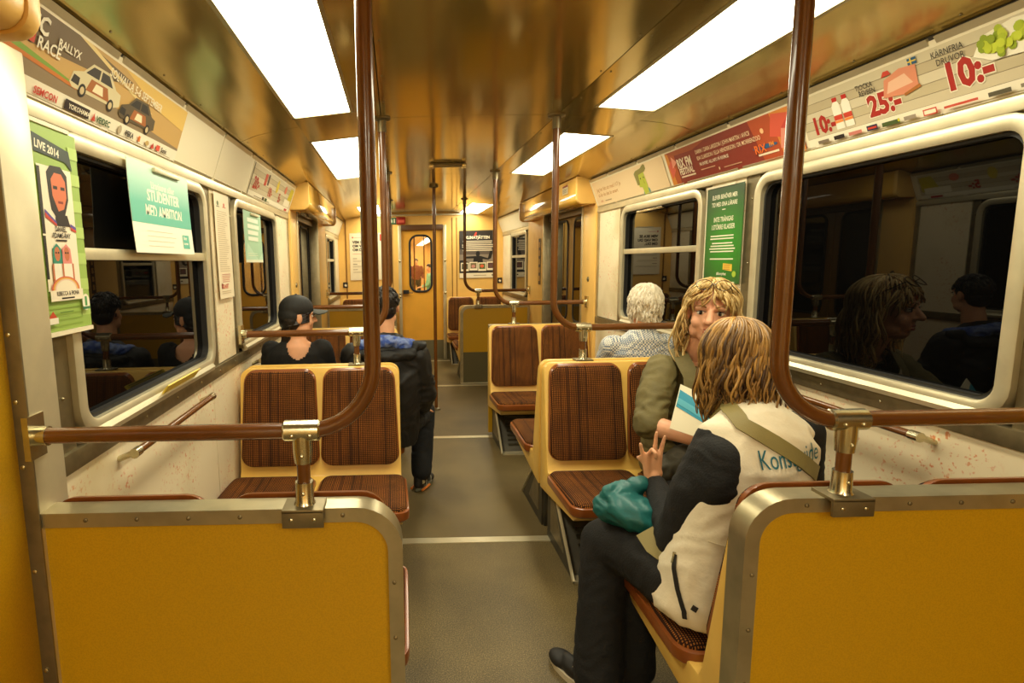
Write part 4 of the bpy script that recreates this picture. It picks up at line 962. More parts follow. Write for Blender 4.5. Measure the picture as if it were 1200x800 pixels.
def face(P, R, parent, k, smile=True, look=None, brow=M_BROW):
    for s in (-1, 1):
        MB().ell(P(s*.031, .079, .010), (.0145*k, .010*k, .0085*k), R, 12, 8).build('eye', M_EYE, parent)
        MB().ell(P(s*.031, .0865, .010), (.0068*k, .004*k, .0072*k), R, 10, 6).build('iris', M_IRIS, parent)
        MB().tube([P(s*.014, .092, .016), P(s*.031, .0935, .0195), P(s*.048, .083, .014)], [.0012, .0022, .0012], 6).build('eyelash', M_IRIS, parent)
        MB().tube([P(s*.014, .098, .034), P(s*.032, .096, .040), P(s*.052, .078, .034)], [.003, .0035, .001], 6).build('eyebrow', brow, parent)
    if smile:
        MB().tube([P(-.026, .078, -.050), P(-.012, .0895, -.0535), P(0, .0915, -.0545), P(.012, .0895, -.0535), P(.026, .078, -.050)], [.001, .0035, .004, .0035, .001], 8).build('upper_lip', M_LIP, parent)
        MB().tube([P(-.024, .078, -.053), P(-.012, .088, -.066), P(0, .090, -.068), P(.012, .088, -.066), P(.024, .078, -.053)], [.001, .0038, .0045, .0038, .001], 8).build('lower_lip', M_LIP, parent)
        MB().ell(P(0, .083, -.0595), (.019*k, .0075*k, .006*k), R, 12, 8).build('teeth', M_TEETH, parent)
def hair(name, P, R, m, parent, n=260, L=(.20, .26), rad=(.078, .098, .088), centre=(0, -.012, .035), thick=.007, wave=.010, wf=34, facegap=62, flare=.16, fringe=.05, puff=1.06, seed=3, lowest=175, part=0.0, drop=1.0, curl=0):
    rnd = random.Random(seed); mb = MB(); shades = []
    C = V(centre)
    for i in range(n):
        az = rnd.uniform(-180, 180); ph0 = rnd.uniform(4, lowest if rnd.random() < .45 else 75)
        az0 = abs(az)                            # azimuth 0 = face direction (+y)
        front = az0 < facegap
        Lk = rnd.uniform(*L)
        if ph0 > 88 and az0 < facegap + 12: continue
        if front: Lk = min(Lk, fringe + rnd.uniform(0, .03) + max(0, az0/facegap-.35)**2*.18)
        ph = radians(min(ph0, 150)); a = radians(az); pts = []; step = .013; cur = 0
        ppt = C + V((sin(ph)*sin(a)*rad[0], sin(ph)*cos(a)*rad[1], cos(ph)*rad[2]))
        pf = rnd.uniform(0, 6.3); th = puff*rnd.uniform(.98, 1.05); sw = rnd.uniform(.6, 1.5)
        rs = []; outv = V((sin(a), cos(a), 0))
        side = 1 if az >= 0 else -1
        while cur < Lk:
            t = cur/Lk
            lift = 1 + .05*sin(t*3)
            if ph < radians(100):
                d = V((sin(ph)*sin(a), sin(ph)*cos(a), cos(ph)))
                q = C + V((d.x*rad[0], d.y*rad[1], d.z*rad[2]))*th*lift
                ph += step/((rad[0]+rad[1]+rad[2])/3)
                if front or az0 < 85: a += side*radians(4.2 if front else 1.5)*sw
                outv = V((sin(a), cos(a), 0))
            else:
                q = ppt + V((outv.x*flare*(1-1.6*t), outv.y*flare*(1-1.6*t), -drop))*step
            wv = wave*(t+.15)*sin(cur*wf + pf); qq = q + V((outv.y*wv, -outv.x*wv, 0)) + outv*wave*.6*cos(cur*wf*.8+pf)*t
            if curl: qq += V((rnd.uniform(-1,1), rnd.uniform(-1,1), rnd.uniform(-1,1)))*curl
            pts.append(P(qq.x, qq.y, qq.z)); ppt = q; cur += step
            rs.append(thick*(1.0 - .75*max(0, t-.55)/.45)*(.55+.45*min(1, t*6)))
        if len(pts) < 3: continue
        n0 = len(mb.v); mb.tube(pts, rs, 5); sh = rnd.random(); shades += [min(1, max(0, sh*.8 + .2*(1-j/5/len(pts)) - .25*(j/5/len(pts)))) for j in range(len(mb.v)-n0)]
    # under-layer close to the scalp
    return mb, shades
def build_hair(name, mb, shades, m, parent):
    me = mb.mesh(name, m, fix=False); at = me.attributes.new('lock', 'FLOAT', 'POINT')
    at.data.foreach_set('value', shades + [.3]*(len(me.vertices)-len(shades)))
    return tag(link(name, me, parent, None), kind='stuff')
def scalp(mb, shades, P, R, k, r=(.076, .096, .086), c=(0, -.014, .036), v=.25, y0=None):
    n0 = len(mb.v); mb.ell(P(*c), (r[0]*k, r[1]*k, r[2]*k), R, 24, 16); shades += [v]*(len(mb.v)-n0)
def hand(B, w, d, nrm, side=1, k=1.0, spread=.12, curls=(.25,.25,.25,.3), tdir=None, tcurl=0):
    """w wrist, d finger direction, nrm palm normal; side: +1 thumb towards d x nrm"""
    d = V(d).normalized(); nrm = V(nrm); nrm = (nrm - d*d.dot(nrm)).normalized(); x = d.cross(nrm)*side; w = V(w)
    L = .088*k
    for t in (-.028, -.010, .010, .028): B.cap(w + x*t*.6*k + d*.006, w + d*L + x*t*k, .014*k, .0125*k)
    B.cap(w - d*.03, w + d*.01, .026*k, .025*k)
    for i, (t, ln) in enumerate(((.030, .072), (.010, .080), (-.011, .074), (-.031, .058))):
        p = w + d*(L - (.006 if i in (0,) else .012 if i == 3 else 0)) + x*t*k; dd = (d + x*(t/.03)*spread).normalized(); c = curls[i]
        a = 0
        for j, f in enumerate((.45, .30, .25)):
            a += c*(1 if j else .6); q = p + (dd*cos(a) + nrm*sin(a))*ln*f*k; B.cap(p, q, (.0092 - j*.001)*k, (.0085 - j*.001)*k, 10); p = q
    td = V(tdir).normalized() if tdir else (d*.6 + x*.8 + nrm*.15).normalized()
    p = w + d*.022*k + x*.022*k; q = p + td*.040*k; B.cap(p, q, .016*k, .0115*k); 
    td2 = (td + nrm*tcurl).normalized(); q2 = q + td2*.030*k; B.cap(q, q2, .0105*k, .0095*k, 10); B.cap(q2, q2 + td2*.020*k, .0095*k, .008*k, 10)
def person(label): return thing('person', label, 'person')
def shoe(name, parent, heel, direction, up=(0,0,1), m=M_BLACK, sole='#8a8474', lace='#d8c8a0', accent=None, k=1.0):
    d = V(direction).normalized(); u = V(up); s_ = d.cross(u).normalized(); h = V(heel)
    P = lambda x, y, z: h + (s_*x + d*y + u*z)*k
    B = Body(); R = Matrix((s_, d, u)).transposed()
    B.ell(P(0, .045, .045), (.036*k, .055*k, .045*k), R).ell(P(0, .13, .040), (.042*k, .075*k, .034*k), R).ell(P(0, .20, .032), (.044*k, .062*k, .028*k), R).cap(P(0, .03, .05), P(0, .03, .085), .034*k, .033*k).cap(P(0, .05, .065), P(0, .17, .045), .03*k, .028*k)
    sh = B.build(name, m, parent, .006, 4)
    Bs = MB(); pts = []
    for i in range(20):
        a = 2*pi*i/20; pts.append((.043*cos(a)*(1 if sin(a) > 0 else .85), .125 + .142*sin(a)))
    vs = [P(x, y, .0 if .05 < y < .22 else .006) for x, y in pts] + [P(x*1.03, y, .024) for x, y in pts]; n = 20
    Bs.add(vs, [tuple(range(n))[::-1], tuple(range(n, 2*n))] + [(i, (i+1) % n, n+(i+1) % n, n+i) for i in range(n)])
    Bs.build('sole', flat(sole), sh)
    lc = MB()
    for j in range(4): lc.tube([P(-.028, .09+j*.028, .073-j*.009), P(0, .10+j*.028, .084-j*.010), P(.028, .09+j*.028, .073-j*.009)], .0028, 6)
    for sx in (-1, 1):
        lc.tube([P(0, .09, .085)] + [P(sx*(.03*sin(pi*t/6)), .09 - .02*sin(pi*t/6), .085 + .022*sin(pi*t/3)) for t in range(1, 6)] + [P(0, .09, .085)], .0024, 6)
    lc.build('laces', flat(lace), sh)
    if accent:
        a = MB()
        for sx in (-1, 1):
            a.tube([P(sx*.040, .0, .016), P(sx*.044, .06, .014), P(sx*.045, .12, .014)], .008, 6)
        a.build('accent_strip', flat(accent), sh)
        a = MB()
        for sx in (-1, 1):
            for y in (.07, .11, .15): a.tube([P(sx*.042, y, .02), P(sx*.036, y+.02, .05), P(sx*.02, y+.03, .068)], .0035, 5)
        a.build('side_stripe', flat('#8f8a78'), sh)
    return sh
def bvh(o): 
    me = o.data; return BVHTree.FromPolygons([v.co.copy() for v in me.vertices], [tuple(p.vertices) for p in me.polygons])
def drape(tree, p, d, off=.004):
    h = tree.ray_cast(V(p), V(d).normalized())
    return (h[0] - V(d).normalized()*off, h[1]) if h[0] is not None else (None, None)
def ribbon(name, pts, nrms, w_, m, parent, th=.003):
    vs = []; fs = []; n = len(pts)
    for i, (p, nn) in enumerate(zip(pts, nrms)):
        t = (pts[min(i+1, n-1)] - pts[max(i-1, 0)]).normalized(); sd = t.cross(nn).normalized()
        for a, b in ((-1, 0), (1, 0), (1, 1), (-1, 1)): vs.append(p + sd*w_/2*a + nn*th*b)
    for i in range(n-1):
        for k in range(4): fs.append((i*4+k, i*4+(k+1) % 4, i*4+4+(k+1) % 4, i*4+4+k))
    fs += [(3,2,1,0), tuple((n-1)*4+k for k in range(4))]
    return MB().add(vs, fs).build(name, m, parent)

# --- woman in the white vest, right foreground ---------------------------------
pw = person('woman from behind in a white vest, black sleeves and streaked hair, right foreground')
Hc = V((.695, 1.82, 1.195)); hf = (.12, .97, -.16)
sp_ = [V((.57, 1.66, .50)), V((.575, 1.65, .60)), V((.60, 1.62, .74)), V((.645, 1.64, .88)), V((.685, 1.68, .985)), V((.69, 1.715, 1.035)), V((.69, 1.75, 1.08))]
rgt = [(.93, .36, 0)]*2 + [(.96, .25, 0)] + [(.99, .14, 0)]*4
shL, elL, wrL = V((.555, 1.665, .965)), V((.475, 1.69, .665)), V((.515, 1.95, .735))
shR, elR, wrR = V((.865, 1.745, .985)), V((.93, 1.80, .73)), V((.78, 1.98, .70))
hipL, knL, anL = V((.47, 1.66, .53)), V((.345, 1.96, .515)), V((.285, 1.84, .10))
hipR, knR, anR = V((.63, 1.68, .53)), V((.47, 2.05, .50)), V((.43, 1.90, .10))
B = Body()
P, R = head(B, Hc, hf, neck=V((.69, 1.75, 1.05)))
B.loft([(sp_[0], .155, .11), (sp_[2], .13, .095), (sp_[3], .14, .10), (sp_[4], .13, .085), (sp_[6], .06, .055)], rgt[:5])
B.chain([shL, elL, wrL], [.048, .038, .026]); B.chain([shR, elR, wrR], [.048, .038, .026])
B.chain([hipL, knL, anL], [.08, .055, .038]); B.chain([hipR, knR, anR], [.08, .055, .038])
hand(B, wrL + V((-.008, .012, .015)), (-.02, .12, .99), (.15, -.95, .1), side=1, spread=.28, curls=(.06, .05, 1.25, .08), tdir=(-.78, .1, .62))
hand(B, wrR, (-.8, .5, .1), (0, 0, -1), side=1)
B.build('body', M_SKIN, pw, .005, 2)
face(P, R, pw, 1)
S = Body(); S.chain([shL + V((.01, 0, .02)), V((.515, 1.655, .83)), elL + V((0, 0, -.01)), wrL + V((-.004, -.005, .0))], [.068, .088, .074, .038]); S.ell(V((.542, 1.625, .930)), (.073, .092, .090)); S.ell(V((.528, 1.61, .875)), (.070, .088, .100))
S.build('left_sleeve', M_BLK, pw, .008, 8, .002, 16)
S = Body(); S.chain([shR, elR, wrR], [.068, .056, .036]); S.build('right_sleeve', M_BLK, pw, .009, 8, .002, 16)
T = Body(); T.chain([hipL, V((.41, 1.84, .54)), knL, V((.31, 1.90, .30)), V((.285, 1.845, .08))], [.105, .098, .088, .080, .084])
T.chain([hipR, V((.58, 1.90, .53)), knR, V((.435, 1.95, .30)), V((.425, 1.90, .08))], [.105, .095, .085, .085, .088])
T.loft([(V((.56, 1.62, .475)), .17, .12), (V((.565, 1.64, .53)), .19, .13), (V((.575, 1.65, .62)), .16, .11)], (.93, .36, 0))
T.build('trousers', M_BLK, pw, .010, 8, .003, 11)
Vb = Body()
Vb.loft([(V((.555, 1.645, .47)), .185, .150), (V((.555, 1.645, .50)), .196, .158), (V((.565, 1.645, .60)), .180, .142), (V((.585, 1.635, .69)), .160, .126), (V((.615, 1.63, .79)), .158, .122), (V((.655, 1.645, .90)), .174, .126), (V((.69, 1.675, .985)), .180, .110), (V((.695, 1.705, 1.035)), .135, .088), (V((.695, 1.74, 1.07)), .076, .070), (V((.695, 1.75, 1.095)), .066, .064)],
        [(.90, .42, 0)]*3 + [(.94, .34, 0)]*2 + [(.98, .2, 0)] + [(.99, .12, 0)]*4)
Vb.ell((.62, 1.71, 1.005), (.05, .06, .04)); Vb.ell((.81, 1.72, 1.0), (.07, .065, .045))
vest = Vb.build('vest', M_WHITE, pw, .009, 8, .0035, 9)
vt = bvh(vest)
# raised seams, hem and pocket zip on the vest
def on_vest(p, d=(0, 1, 0)): return drape(vt, V(p), d, .003)
def vest_line(name, pts, m, w_, dirn, th=.003):
    pp = []; nn = []
    for a, b in zip(pts, pts[1:]):
        for k in range(6):
            q = V(a).lerp(V(b), k/6); h, nr = on_vest(q, dirn)
            if h is not None: pp.append(h); nn.append(nr)
    if len(pp) > 2: ribbon(name, pp, nn, w_, m, pw, th)
DZ = (.62, .78, 0)
vest_line('pocket_zip', [(.10, 1.20, .665), (.105, 1.20, .63), (.125, 1.20, .58), (.155, 1.20, .53), (.160, 1.20, .505)], M_BLACK, .013, DZ)
vest_line('zip_pull', [(.100, 1.20, .672), (.100, 1.20, .655), (.098, 1.20, .640)], M_CHROME, .006, DZ, .007)
vest_line('brand_tag', [(.178, 1.20, .548), (.200, 1.20, .541)], M_BLACK, .016, DZ, .002)
vest_line('vest_seam', [(.455, 1.2, .74), (.455, 1.2, .64), (.45, 1.2, .56)], mat('seam_shade', '#d8caa8', .7), .004, (.2, .98, 0), .002)  # seam lines a darker cream, the seam's shade put into the colour
vest_line('vest_seam', [(.44, 1.2, .735), (.53, 1.2, .725), (.62, 1.2, .72), (.70, 1.2, .725)], MC['seam_shade'], .004, (.1, .99, 0), .002)
# lettering on the back
cu = bpy.data.curves.new('t', 'FONT'); cu.body = 'Konstguide'; cu.size = .070; cu.resolution_u = 3; ot = bpy.data.objects.new('t', cu); COL.objects.link(ot)
dg = bpy.context.evaluated_depsgraph_get(); tm = bpy.data.meshes.new_from_object(ot.evaluated_get(dg)); bpy.data.objects.remove(ot)
bm = bmesh.new(); bm.from_mesh(tm); bmesh.ops.triangulate(bm, faces=bm.faces); bmesh.ops.subdivide_edges(bm, edges=[e for e in bm.edges if e.calc_length() > .008], cuts=2); bmesh.ops.triangulate(bm, faces=bm.faces)
bad = []
for v in bm.verts:
    x, z = v.co.x, v.co.y; h, nr = on_vest((.606 + x*.64, 1.2, .945 + z + x*.03), (0, 1, 0))
    if h is None: bad.append(v)
    else: v.co = h + nr*.001 if nr.y < 0 else h
bmesh.ops.delete(bm, geom=bad, context='VERTS'); bm.to_mesh(tm); bm.free(); tm.name = 'back_lettering'; tm.materials.clear(); tm.materials.append(mat('teal_print', '#1f6a78', .6))
tag(link('back_lettering', tm, pw, None), kind='stuff')
hb, hs = hair('hair', P, R, H_DARKBLOND, pw, n=1250, L=(.165, .225), thick=.0043, wave=.016, wf=42, facegap=48, flare=.42, fringe=.06, puff=1.17, seed=5, rad=(.080, .100, .092), drop=.95)
scalp(hb, hs, P, R, 1, (.082, .102, .092)); n0 = len(hb.v); hb.ell(P(0, -.045, -.04), (.082, .066, .085), R, 20, 12); hs += [.08]*(len(hb.v)-n0)
build_hair('hair', hb, hs, H_DARKBLOND, pw)
shoe('shoe', pw, anL + V((.01, -.03, -.10)), (-.45, .9, 0), sole='#d8ccb0'); shoe('shoe', pw, anR + V((0, -.03, -.10)), (-.1, 1, 0), sole='#d8ccb0')
# teal bag with khaki strap
tb = thing('shoulder_bag', 'crumpled teal bag with khaki strap on the lap of the white-vested woman', 'bag')
B = Body(); B.ell((.43, 1.87, .655), (.135, .10, .060), Matrix.Rotation(.4, 3, 'Y')).ell((.37, 1.91, .67), (.09, .08, .055)).ell((.48, 1.82, .63), (.08, .08, .05)).ell((.40, 1.84, .685), (.08, .05, .035)).cap((.34, 1.91, .72), (.46, 1.95, .735), .035, .03)
B.build('bag_body', mat('teal_nylon', '#196664', .45, bump=.3, bs=25, var=.2, vs=10), tb, .008, 3, .006, 17)
ribbon('flap', [V((.395, 1.76, .655)), V((.405, 1.71, .63)), V((.415, 1.67, .63)), V((.435, 1.62, .655)), V((.45, 1.60, .69))], [V((-.5, -.6, .6))]*5, .06, mat('khaki_webbing', '#8a7c46', .6, bump=.1, bs=300), tb, .006)
B = Body(); B.cap((.335, 1.93, .715), (.40, 1.90, .722), .008, .006).cap((.42, 1.96, .722), (.36, 2.0, .70), .007, .006); B.build('bag_fold', MC['teal_nylon'], tb, .004, 2)
pp = []; nn = []
for k in range(17):
    t_ = k/16; q = V((.545, 1.2, 1.085)).lerp(V((.925, 1.2, .815)), t_); q.z += .012*sin(t_*pi); h, nr = on_vest(q, (0, 1, 0))
    if h is not None: pp.append(h); nn.append(nr)
pre = []; prn = []
if pp:
    for t_ in range(12):
        u_ = t_/12; q = V((.575, 1.82, 1.03)).lerp(V((.592, 1.73, 1.12)), min(1, u_*2)) if u_ < .5 else V((.592, 1.73, 1.12)).lerp(pp[0], (u_-.5)*2)
        loc, nr, ii, dd_ = vt.find_nearest(q); pre.append(loc + nr*.003); prn.append(nr)
pp = pre + pp; nn = prn + nn
ribbon('shoulder_strap', pp, nn, .046, MC['khaki_webbing'], tb, .004)

# --- blonde woman in the olive jacket --------------------------------------------
pb = person('smiling blonde woman in an olive jacket with glasses on her head, facing the viewpoint')
Hc = V((.935, 2.42, 1.297)); hf = (-.50, -.86, -.04); K = 1.08
B = Body(); nk = V((.93, 2.52, 1.12)); P, R = head(B, Hc, hf, up=(.07, 0, 1), k=K, neck=nk, wide=1.04)
pel = V((1.0, 2.76, .52)); sh1, el1, wr1 = V((.775, 2.52, 1.03)), V((.665, 2.36, .835)), V((.86, 2.17, .80)); sh2, el2, wr2 = V((1.10, 2.50, 1.03)), V((1.14, 2.34, .80)), V((.95, 2.15, .78))
B.loft([(pel, .17, .12), (V((.98, 2.72, .72)), .15, .12), (V((.95, 2.62, .90)), .16, .12), (V((.94, 2.55, 1.03)), .15, .09), (V((.93, 2.52, 1.10)), .07, .06)], (-1, -.1, 0))
B.chain([sh1, el1, wr1], [.052, .046, .028]); B.chain([sh2, el2, wr2], [.052, .044, .028])
for hx, kx in ((.92, .84), (1.08, 1.06)): B.chain([V((hx, 2.74, .53)), V((kx, 2.30, .53)), V((kx, 2.33, .1))], [.08, .056, .04])
hand(B, wr1, (.75, -.5, -.25), (.2, .2, -.9), side=1); hand(B, wr2, (-.6, -.6, -.2), (0, .2, -.9), side=-1)
B.build('body', M_SKIN2, pb, .005, 3); face(P, R, pb, K)
J = Body(); J.loft([(V((1.0, 2.76, .50)), .19, .14), (V((.98, 2.72, .72)), .175, .14), (V((.95, 2.62, .90)), .185, .145), (V((.94, 2.55, 1.02)), .165, .105), (V((.935, 2.535, 1.08)), .10, .075)], (-1, -.1, 0))
J.chain([sh1 + V((.015, .01, .005)), V((.715, 2.44, .93)), el1], [.072, .068, .062]); J.chain([sh2, el2, el2.lerp(wr2, .3)], [.075, .062, .055])
jk = J.build('jacket', M_OLIVE, pb, .009, 6, .006, 15)
Tk = Body(); Tk.loft([(V((.975, 2.66, .72)), .10, .15), (V((.94, 2.55, .88)), .10, .15), (V((.935, 2.50, 1.00)), .085, .10), (V((.93, 2.50, 1.06)), .06, .06)], (-1, -.1, 0)); Tk.build('black_top', M_BLK, pb, .009, 5, .005, 18)
for s, xo in ((1, 0), (-1, 0)):
    ribbon('collar', [V((.93 - s*.075, 2.55, 1.125)), V((.93 - s*.085, 2.47, 1.10)), V((.93 - s*.075, 2.40, 1.03)), V((.93 - s*.075, 2.385, .96))], [V((-s*.4, -.7, .6))]*4, .062, M_OLIVE, pb, .008)
MB().prism([(-.011, 0), (.004, .05), (.014, .0), (.004, -.012)], 'y', 2.352, 2.356).build('badge', M_WHITEP, pb).location = (.905, 0, 1.01)
T = Body()
for hx, kx in ((.92, .84), (1.08, 1.06)): T.chain([V((hx, 2.74, .53)), V((kx, 2.30, .53)), V((kx, 2.33, .08))], [.10, .078, .07])
T.build('trousers', M_BLK, pb, .011, 6, .003, 12)
hb, hs = hair('hair', P, R, H_BLOND, pb, n=900, L=(.17, .24), thick=.0042, wave=.014, wf=44, facegap=64, flare=.55, fringe=.022, puff=1.10, seed=11, rad=(.079, .098, .090))
scalp(hb, hs, P, R, K, (.078, .090, .084), (0, -.024, .042), .45); n0 = len(hb.v); hb.ell(P(0, -.06, -.03), (.085*K, .05*K, .085*K), R, 20, 12); hs += [.25]*(len(hb.v)-n0)
build_hair('hair', hb, hs, H_BLOND, pb)
shoe('shoe', pb, (.84, 2.36, 0), (0, -1, 0)); shoe('shoe', pb, (1.06, 2.36, 0), (0, -1, 0))
gt = thing('glasses', 'thin dark-framed glasses pushed up on the blonde hair', 'glasses'); fr = MB(); gl_ = MB()
for s in (-1, 1):
    pts = [P(s*.031 + .026*cos(a), .082 - .02*sin(a) - abs(.26*cos(a))*.03, .118 + .017*sin(a)) for a in [2*pi*k/16 for k in range(17)]]
    fr.tube(pts, .0016, 6, False); gl_.add(pts[:-1], [tuple(range(16))])
    fr.tube([P(s*.057, .070, .120), P(s*.085, .02, .085), P(s*.088, -.02, .060)], .0016, 6)
fr.tube([P(-.006, .083, .122), P(.006, .083, .122)], .0016, 6); fr.build('glasses_frame', M_IRIS, gt); gl_.build('lenses', MC['clear'], gt)
# papers in her hands and quilted bag
t = thing('brochure', 'white and turquoise brochure held between the two talking women', 'brochure')
def quad(mb, a, b, c, d, th=.004):
    a, b, c, d = map(V, (a, b, c, d)); n_ = (b-a).cross(d-a).normalized()*th
    mb.add([a, b, c, d, a+n_, b+n_, c+n_, d+n_], [(0,1,2,3), (7,6,5,4), (0,4,5,1), (1,5,6,2), (2,6,7,3), (3,7,4,0)]); return mb
a, b, c, d = V((.665, 2.18, .87)), V((.815, 2.09, .83)), V((.87, 2.16, .965)), V((.735, 2.25, 1.03))
quad(MB(), a, b, c, d).build('page', M_WHITEP, t)
L_ = lambda u_, v_: a.lerp(b, u_).lerp(d.lerp(c, u_), v_) - (b-a).cross(d-a).normalized()*.002
for v0, v1, cc in ((.38, .80, '#2f9ab8'), (.45, .62, '#58b4c8')):
    quad(MB(), L_(.02, v0+.12), L_(.98, v0-.12), L_(.98, v1-.12), L_(.02, v1+.08), .008 if v0 < .4 else .0095).build('print', flat(cc), t)
t = thing('quilted_bag', 'small grey quilted bag with snap buttons on the lap of the blonde woman', 'bag')
B = Body(); B.ell((.79, 2.28, .69), (.085, .07, .075)).ell((.83, 2.24, .73), (.06, .05, .05)).ell((.72, 2.31, .66), (.06, .06, .05)); B.build('bag_body', mat('grey_quilt', '#4a4638', .7, bump=.4, bs=22), t, .008, 4, .005, 22)
q_ = MB()
for p_ in ((.845, 2.19, .765), (.835, 2.187, .74)): dot(q_, p_, (0, -1, .2), .007, .004)
q_.build('snap_button', M_CHROME, t)

# --- white-haired man ------------------------------------------------------------
pm = person('white-haired man from behind in a checked shirt at the right window')
Hc = V((1.065, 3.36, 1.245)); B = Body(); P, R = head(B, Hc, (.30, .94, .02), neck=V((1.06, 3.37, 1.09)))
B.loft([(V((1.04, 3.42, .52)), .17, .12), (V((1.04, 3.38, .80)), .16, .12), (V((1.045, 3.34, 1.0)), .17, .10), (V((1.055, 3.35, 1.09)), .08, .07)], (1, 0, 0)); B.chain([V((.88, 3.38, 1.02)), V((.85, 3.50, .76)), V((.93, 3.72, .70))], [.05, .04, .03]); B.chain([V((1.20, 3.38, 1.02)), V((1.21, 3.50, .76)), V((1.10, 3.72, .70))], [.045, .04, .03])
for x_ in (.94, 1.12): B.chain([V((x_, 3.45, .53)), V((x_, 3.88, .52)), V((x_, 3.86, .1))], [.08, .056, .04])
hand(B, V((.93, 3.72, .70)), (.3, .9, -.1), (0, 0, -1), 1); hand(B, V((1.10, 3.72, .70)), (-.3, .9, -.1), (0, 0, -1), -1)
B.build('body', M_SKIN2, pm, .009, 2); face(P, R, pm, 1, False, brow=H_WHITE)
ck = mat('blue_check_shirt', '#e8ecec', .8, bump=.15, bs=40); nt = ck.node_tree; b_ = nt.nodes['Principled BSDF']; tc = nt.nodes.new('ShaderNodeTexCoord'); ckt = nt.nodes.new('ShaderNodeTexChecker'); ckt.inputs['Scale'].default_value = 105; ckt.inputs['Color1'].default_value = hexc('#ece8dc'); ckt.inputs['Color2'].default_value = hexc('#76869c'); nt.links.new(tc.outputs['Object'], ckt.inputs['Vector']); nt.links.new(ckt.outputs[0], b_.inputs['Base Color'])
S = Body(); S.loft([(V((1.04, 3.42, .50)), .19, .14), (V((1.04, 3.38, .80)), .18, .14), (V((1.045, 3.345, .98)), .185, .125), (V((1.055, 3.345, 1.06)), .13, .095), (V((1.06, 3.36, 1.115)), .068, .066), (V((1.06, 3.36, 1.145)), .064, .064)], (1, 0, 0)); S.chain([V((.885, 3.37, 1.01)), V((.85, 3.50, .76)), V((.92, 3.68, .70))], [.075, .058, .045]); S.chain([V((1.19, 3.37, 1.02)), V((1.20, 3.50, .76)), V((1.10, 3.68, .70))], [.065, .055, .045])
S.build('checked_shirt', ck, pm, .009, 6, .004, 12)
T = Body(); [T.chain([V((x_, 3.45, .53)), V((x_, 3.88, .52)), V((x_, 3.86, .08))], [.10, .078, .07]) for x_ in (.94, 1.12)]; T.build('trousers', M_JEAN, pm, .012, 6)
hb, hs = hair('hair', P, R, H_WHITE, pm, n=1100, L=(.04, .07), thick=.0058, wave=.006, wf=80, facegap=60, flare=.5, fringe=.03, puff=1.05, seed=21, rad=(.082, .102, .094), lowest=135, curl=.004); scalp(hb, hs, P, R, 1, (.083, .102, .092), (0, -.018, .034), .6); n0 = len(hb.v); hb.ell(P(0, -.055, -.02), (.070, .052, .062), R, 20, 12); hs += [.5]*(len(hb.v)-n0)
build_hair('hair', hb, hs, H_WHITE, pm); shoe('shoe', pm, (.94, 3.83, 0), (0, 1, 0)); shoe('shoe', pm, (1.12, 3.83, 0), (0, 1, 0))

# --- woman in the black cap ------------------------------------------------------
pc = person('woman in a black baseball cap and wide-necked black top, looking right, left window seat')
Hc = V((-.985, 3.40, 1.225)); hf = (.93, .36, -.04); B = Body(); P, R = head(B, Hc, hf, neck=V((-1.0, 3.41, 1.08)), k=.98)
B.loft([(V((-1.0, 3.45, .52)), .165, .11), (V((-1.0, 3.42, .80)), .145, .105), (V((-1.0, 3.38, .98)), .17, .09), (V((-1.0, 3.385, 1.05)), .13, .065), (V((-1.0, 3.40, 1.09)), .06, .052)], (1, .1, 0)); B.chain([V((-1.17, 3.40, 1.0)), V((-1.20, 3.50, .74)), V((-1.08, 3.72, .68))], [.043, .038, .028]); B.chain([V((-.83, 3.40, 1.0)), V((-.80, 3.50, .74)), V((-.90, 3.72, .68))], [.043, .038, .028])
for x_ in (-1.08, -.92): B.chain([V((x_, 3.48, .53)), V((x_, 3.88, .52)), V((x_, 3.86, .1))], [.08, .055, .038])
hand(B, V((-1.08, 3.72, .68)), (.3, .9, -.1), (0, 0, -1), 1); hand(B, V((-.90, 3.72, .68)), (-.3, .9, -.1), (0, 0, -1), -1)
B.build('body', M_SKIN, pc, .008, 3); face(P, R, pc, .98, False, brow=M_IRIS)
S = Body(); S.loft([(V((-1.0, 3.45, .50)), .185, .13), (V((-1.0, 3.42, .80)), .16, .122), (V((-1.0, 3.375, .95)), .185, .108), (V((-1.0, 3.375, 1.01)), .175, .10), (V((-1.0, 3.385, 1.05)), .14, .075), (V((-1.0, 3.40, 1.075)), .085, .055)], (1, .1, 0)); S.chain([V((-1.15, 3.395, 1.03)), V((-1.205, 3.50, .74)), V((-1.08, 3.68, .68))], [.062, .056, .04]); S.chain([V((-.85, 3.395, 1.03)), V((-.795, 3.50, .74)), V((-.90, 3.68, .68))], [.066, .056, .04])
S.build('black_top', M_BLK, pc, .008, 6, .002, 14, cut=lambda p: not (((p.x + .975)/.066)**2 + ((p.z - 1.10)/.105)**2 < 1 and p.y < 3.42))
T = Body(); [T.chain([V((x_, 3.48, .53)), V((x_, 3.88, .52)), V((x_, 3.86, .08))], [.10, .075, .065]) for x_ in (-1.08, -.92)]; T.build('trousers', M_BLK, pc, .012, 6)
CR_, CF, CU = frame(hf); kk = .98
cp = Body(); cp.ell(P(0, -.012, .055), (.086, .104, .082), R).ell(P(0, -.035, .015), (.083, .086, .075), R); cp_o = cp.build('cap', mat('cap_black', '#191817', .7, bump=.1, bs=300), pc, .006, 4, cut=lambda p: ((p - P(0, 0, .022)).dot(CU) > (-.045 if (p - P(0,0,0)).dot(CF) < -.02 else 0)))
br = MB(); vs = []; fs = []
for zt in (0, .006):
    for i in range(11):
        x_ = -.070 + .014*i; e = (1 - (x_/.072)**2)
        for y_, f_ in ((.072 + .02*e, 0), (.088 + .098*math.sqrt(max(e, 0)), 1)): vs.append(P(x_, y_, .046 - .010*f_ - (x_/.07)**2*.018 + zt))
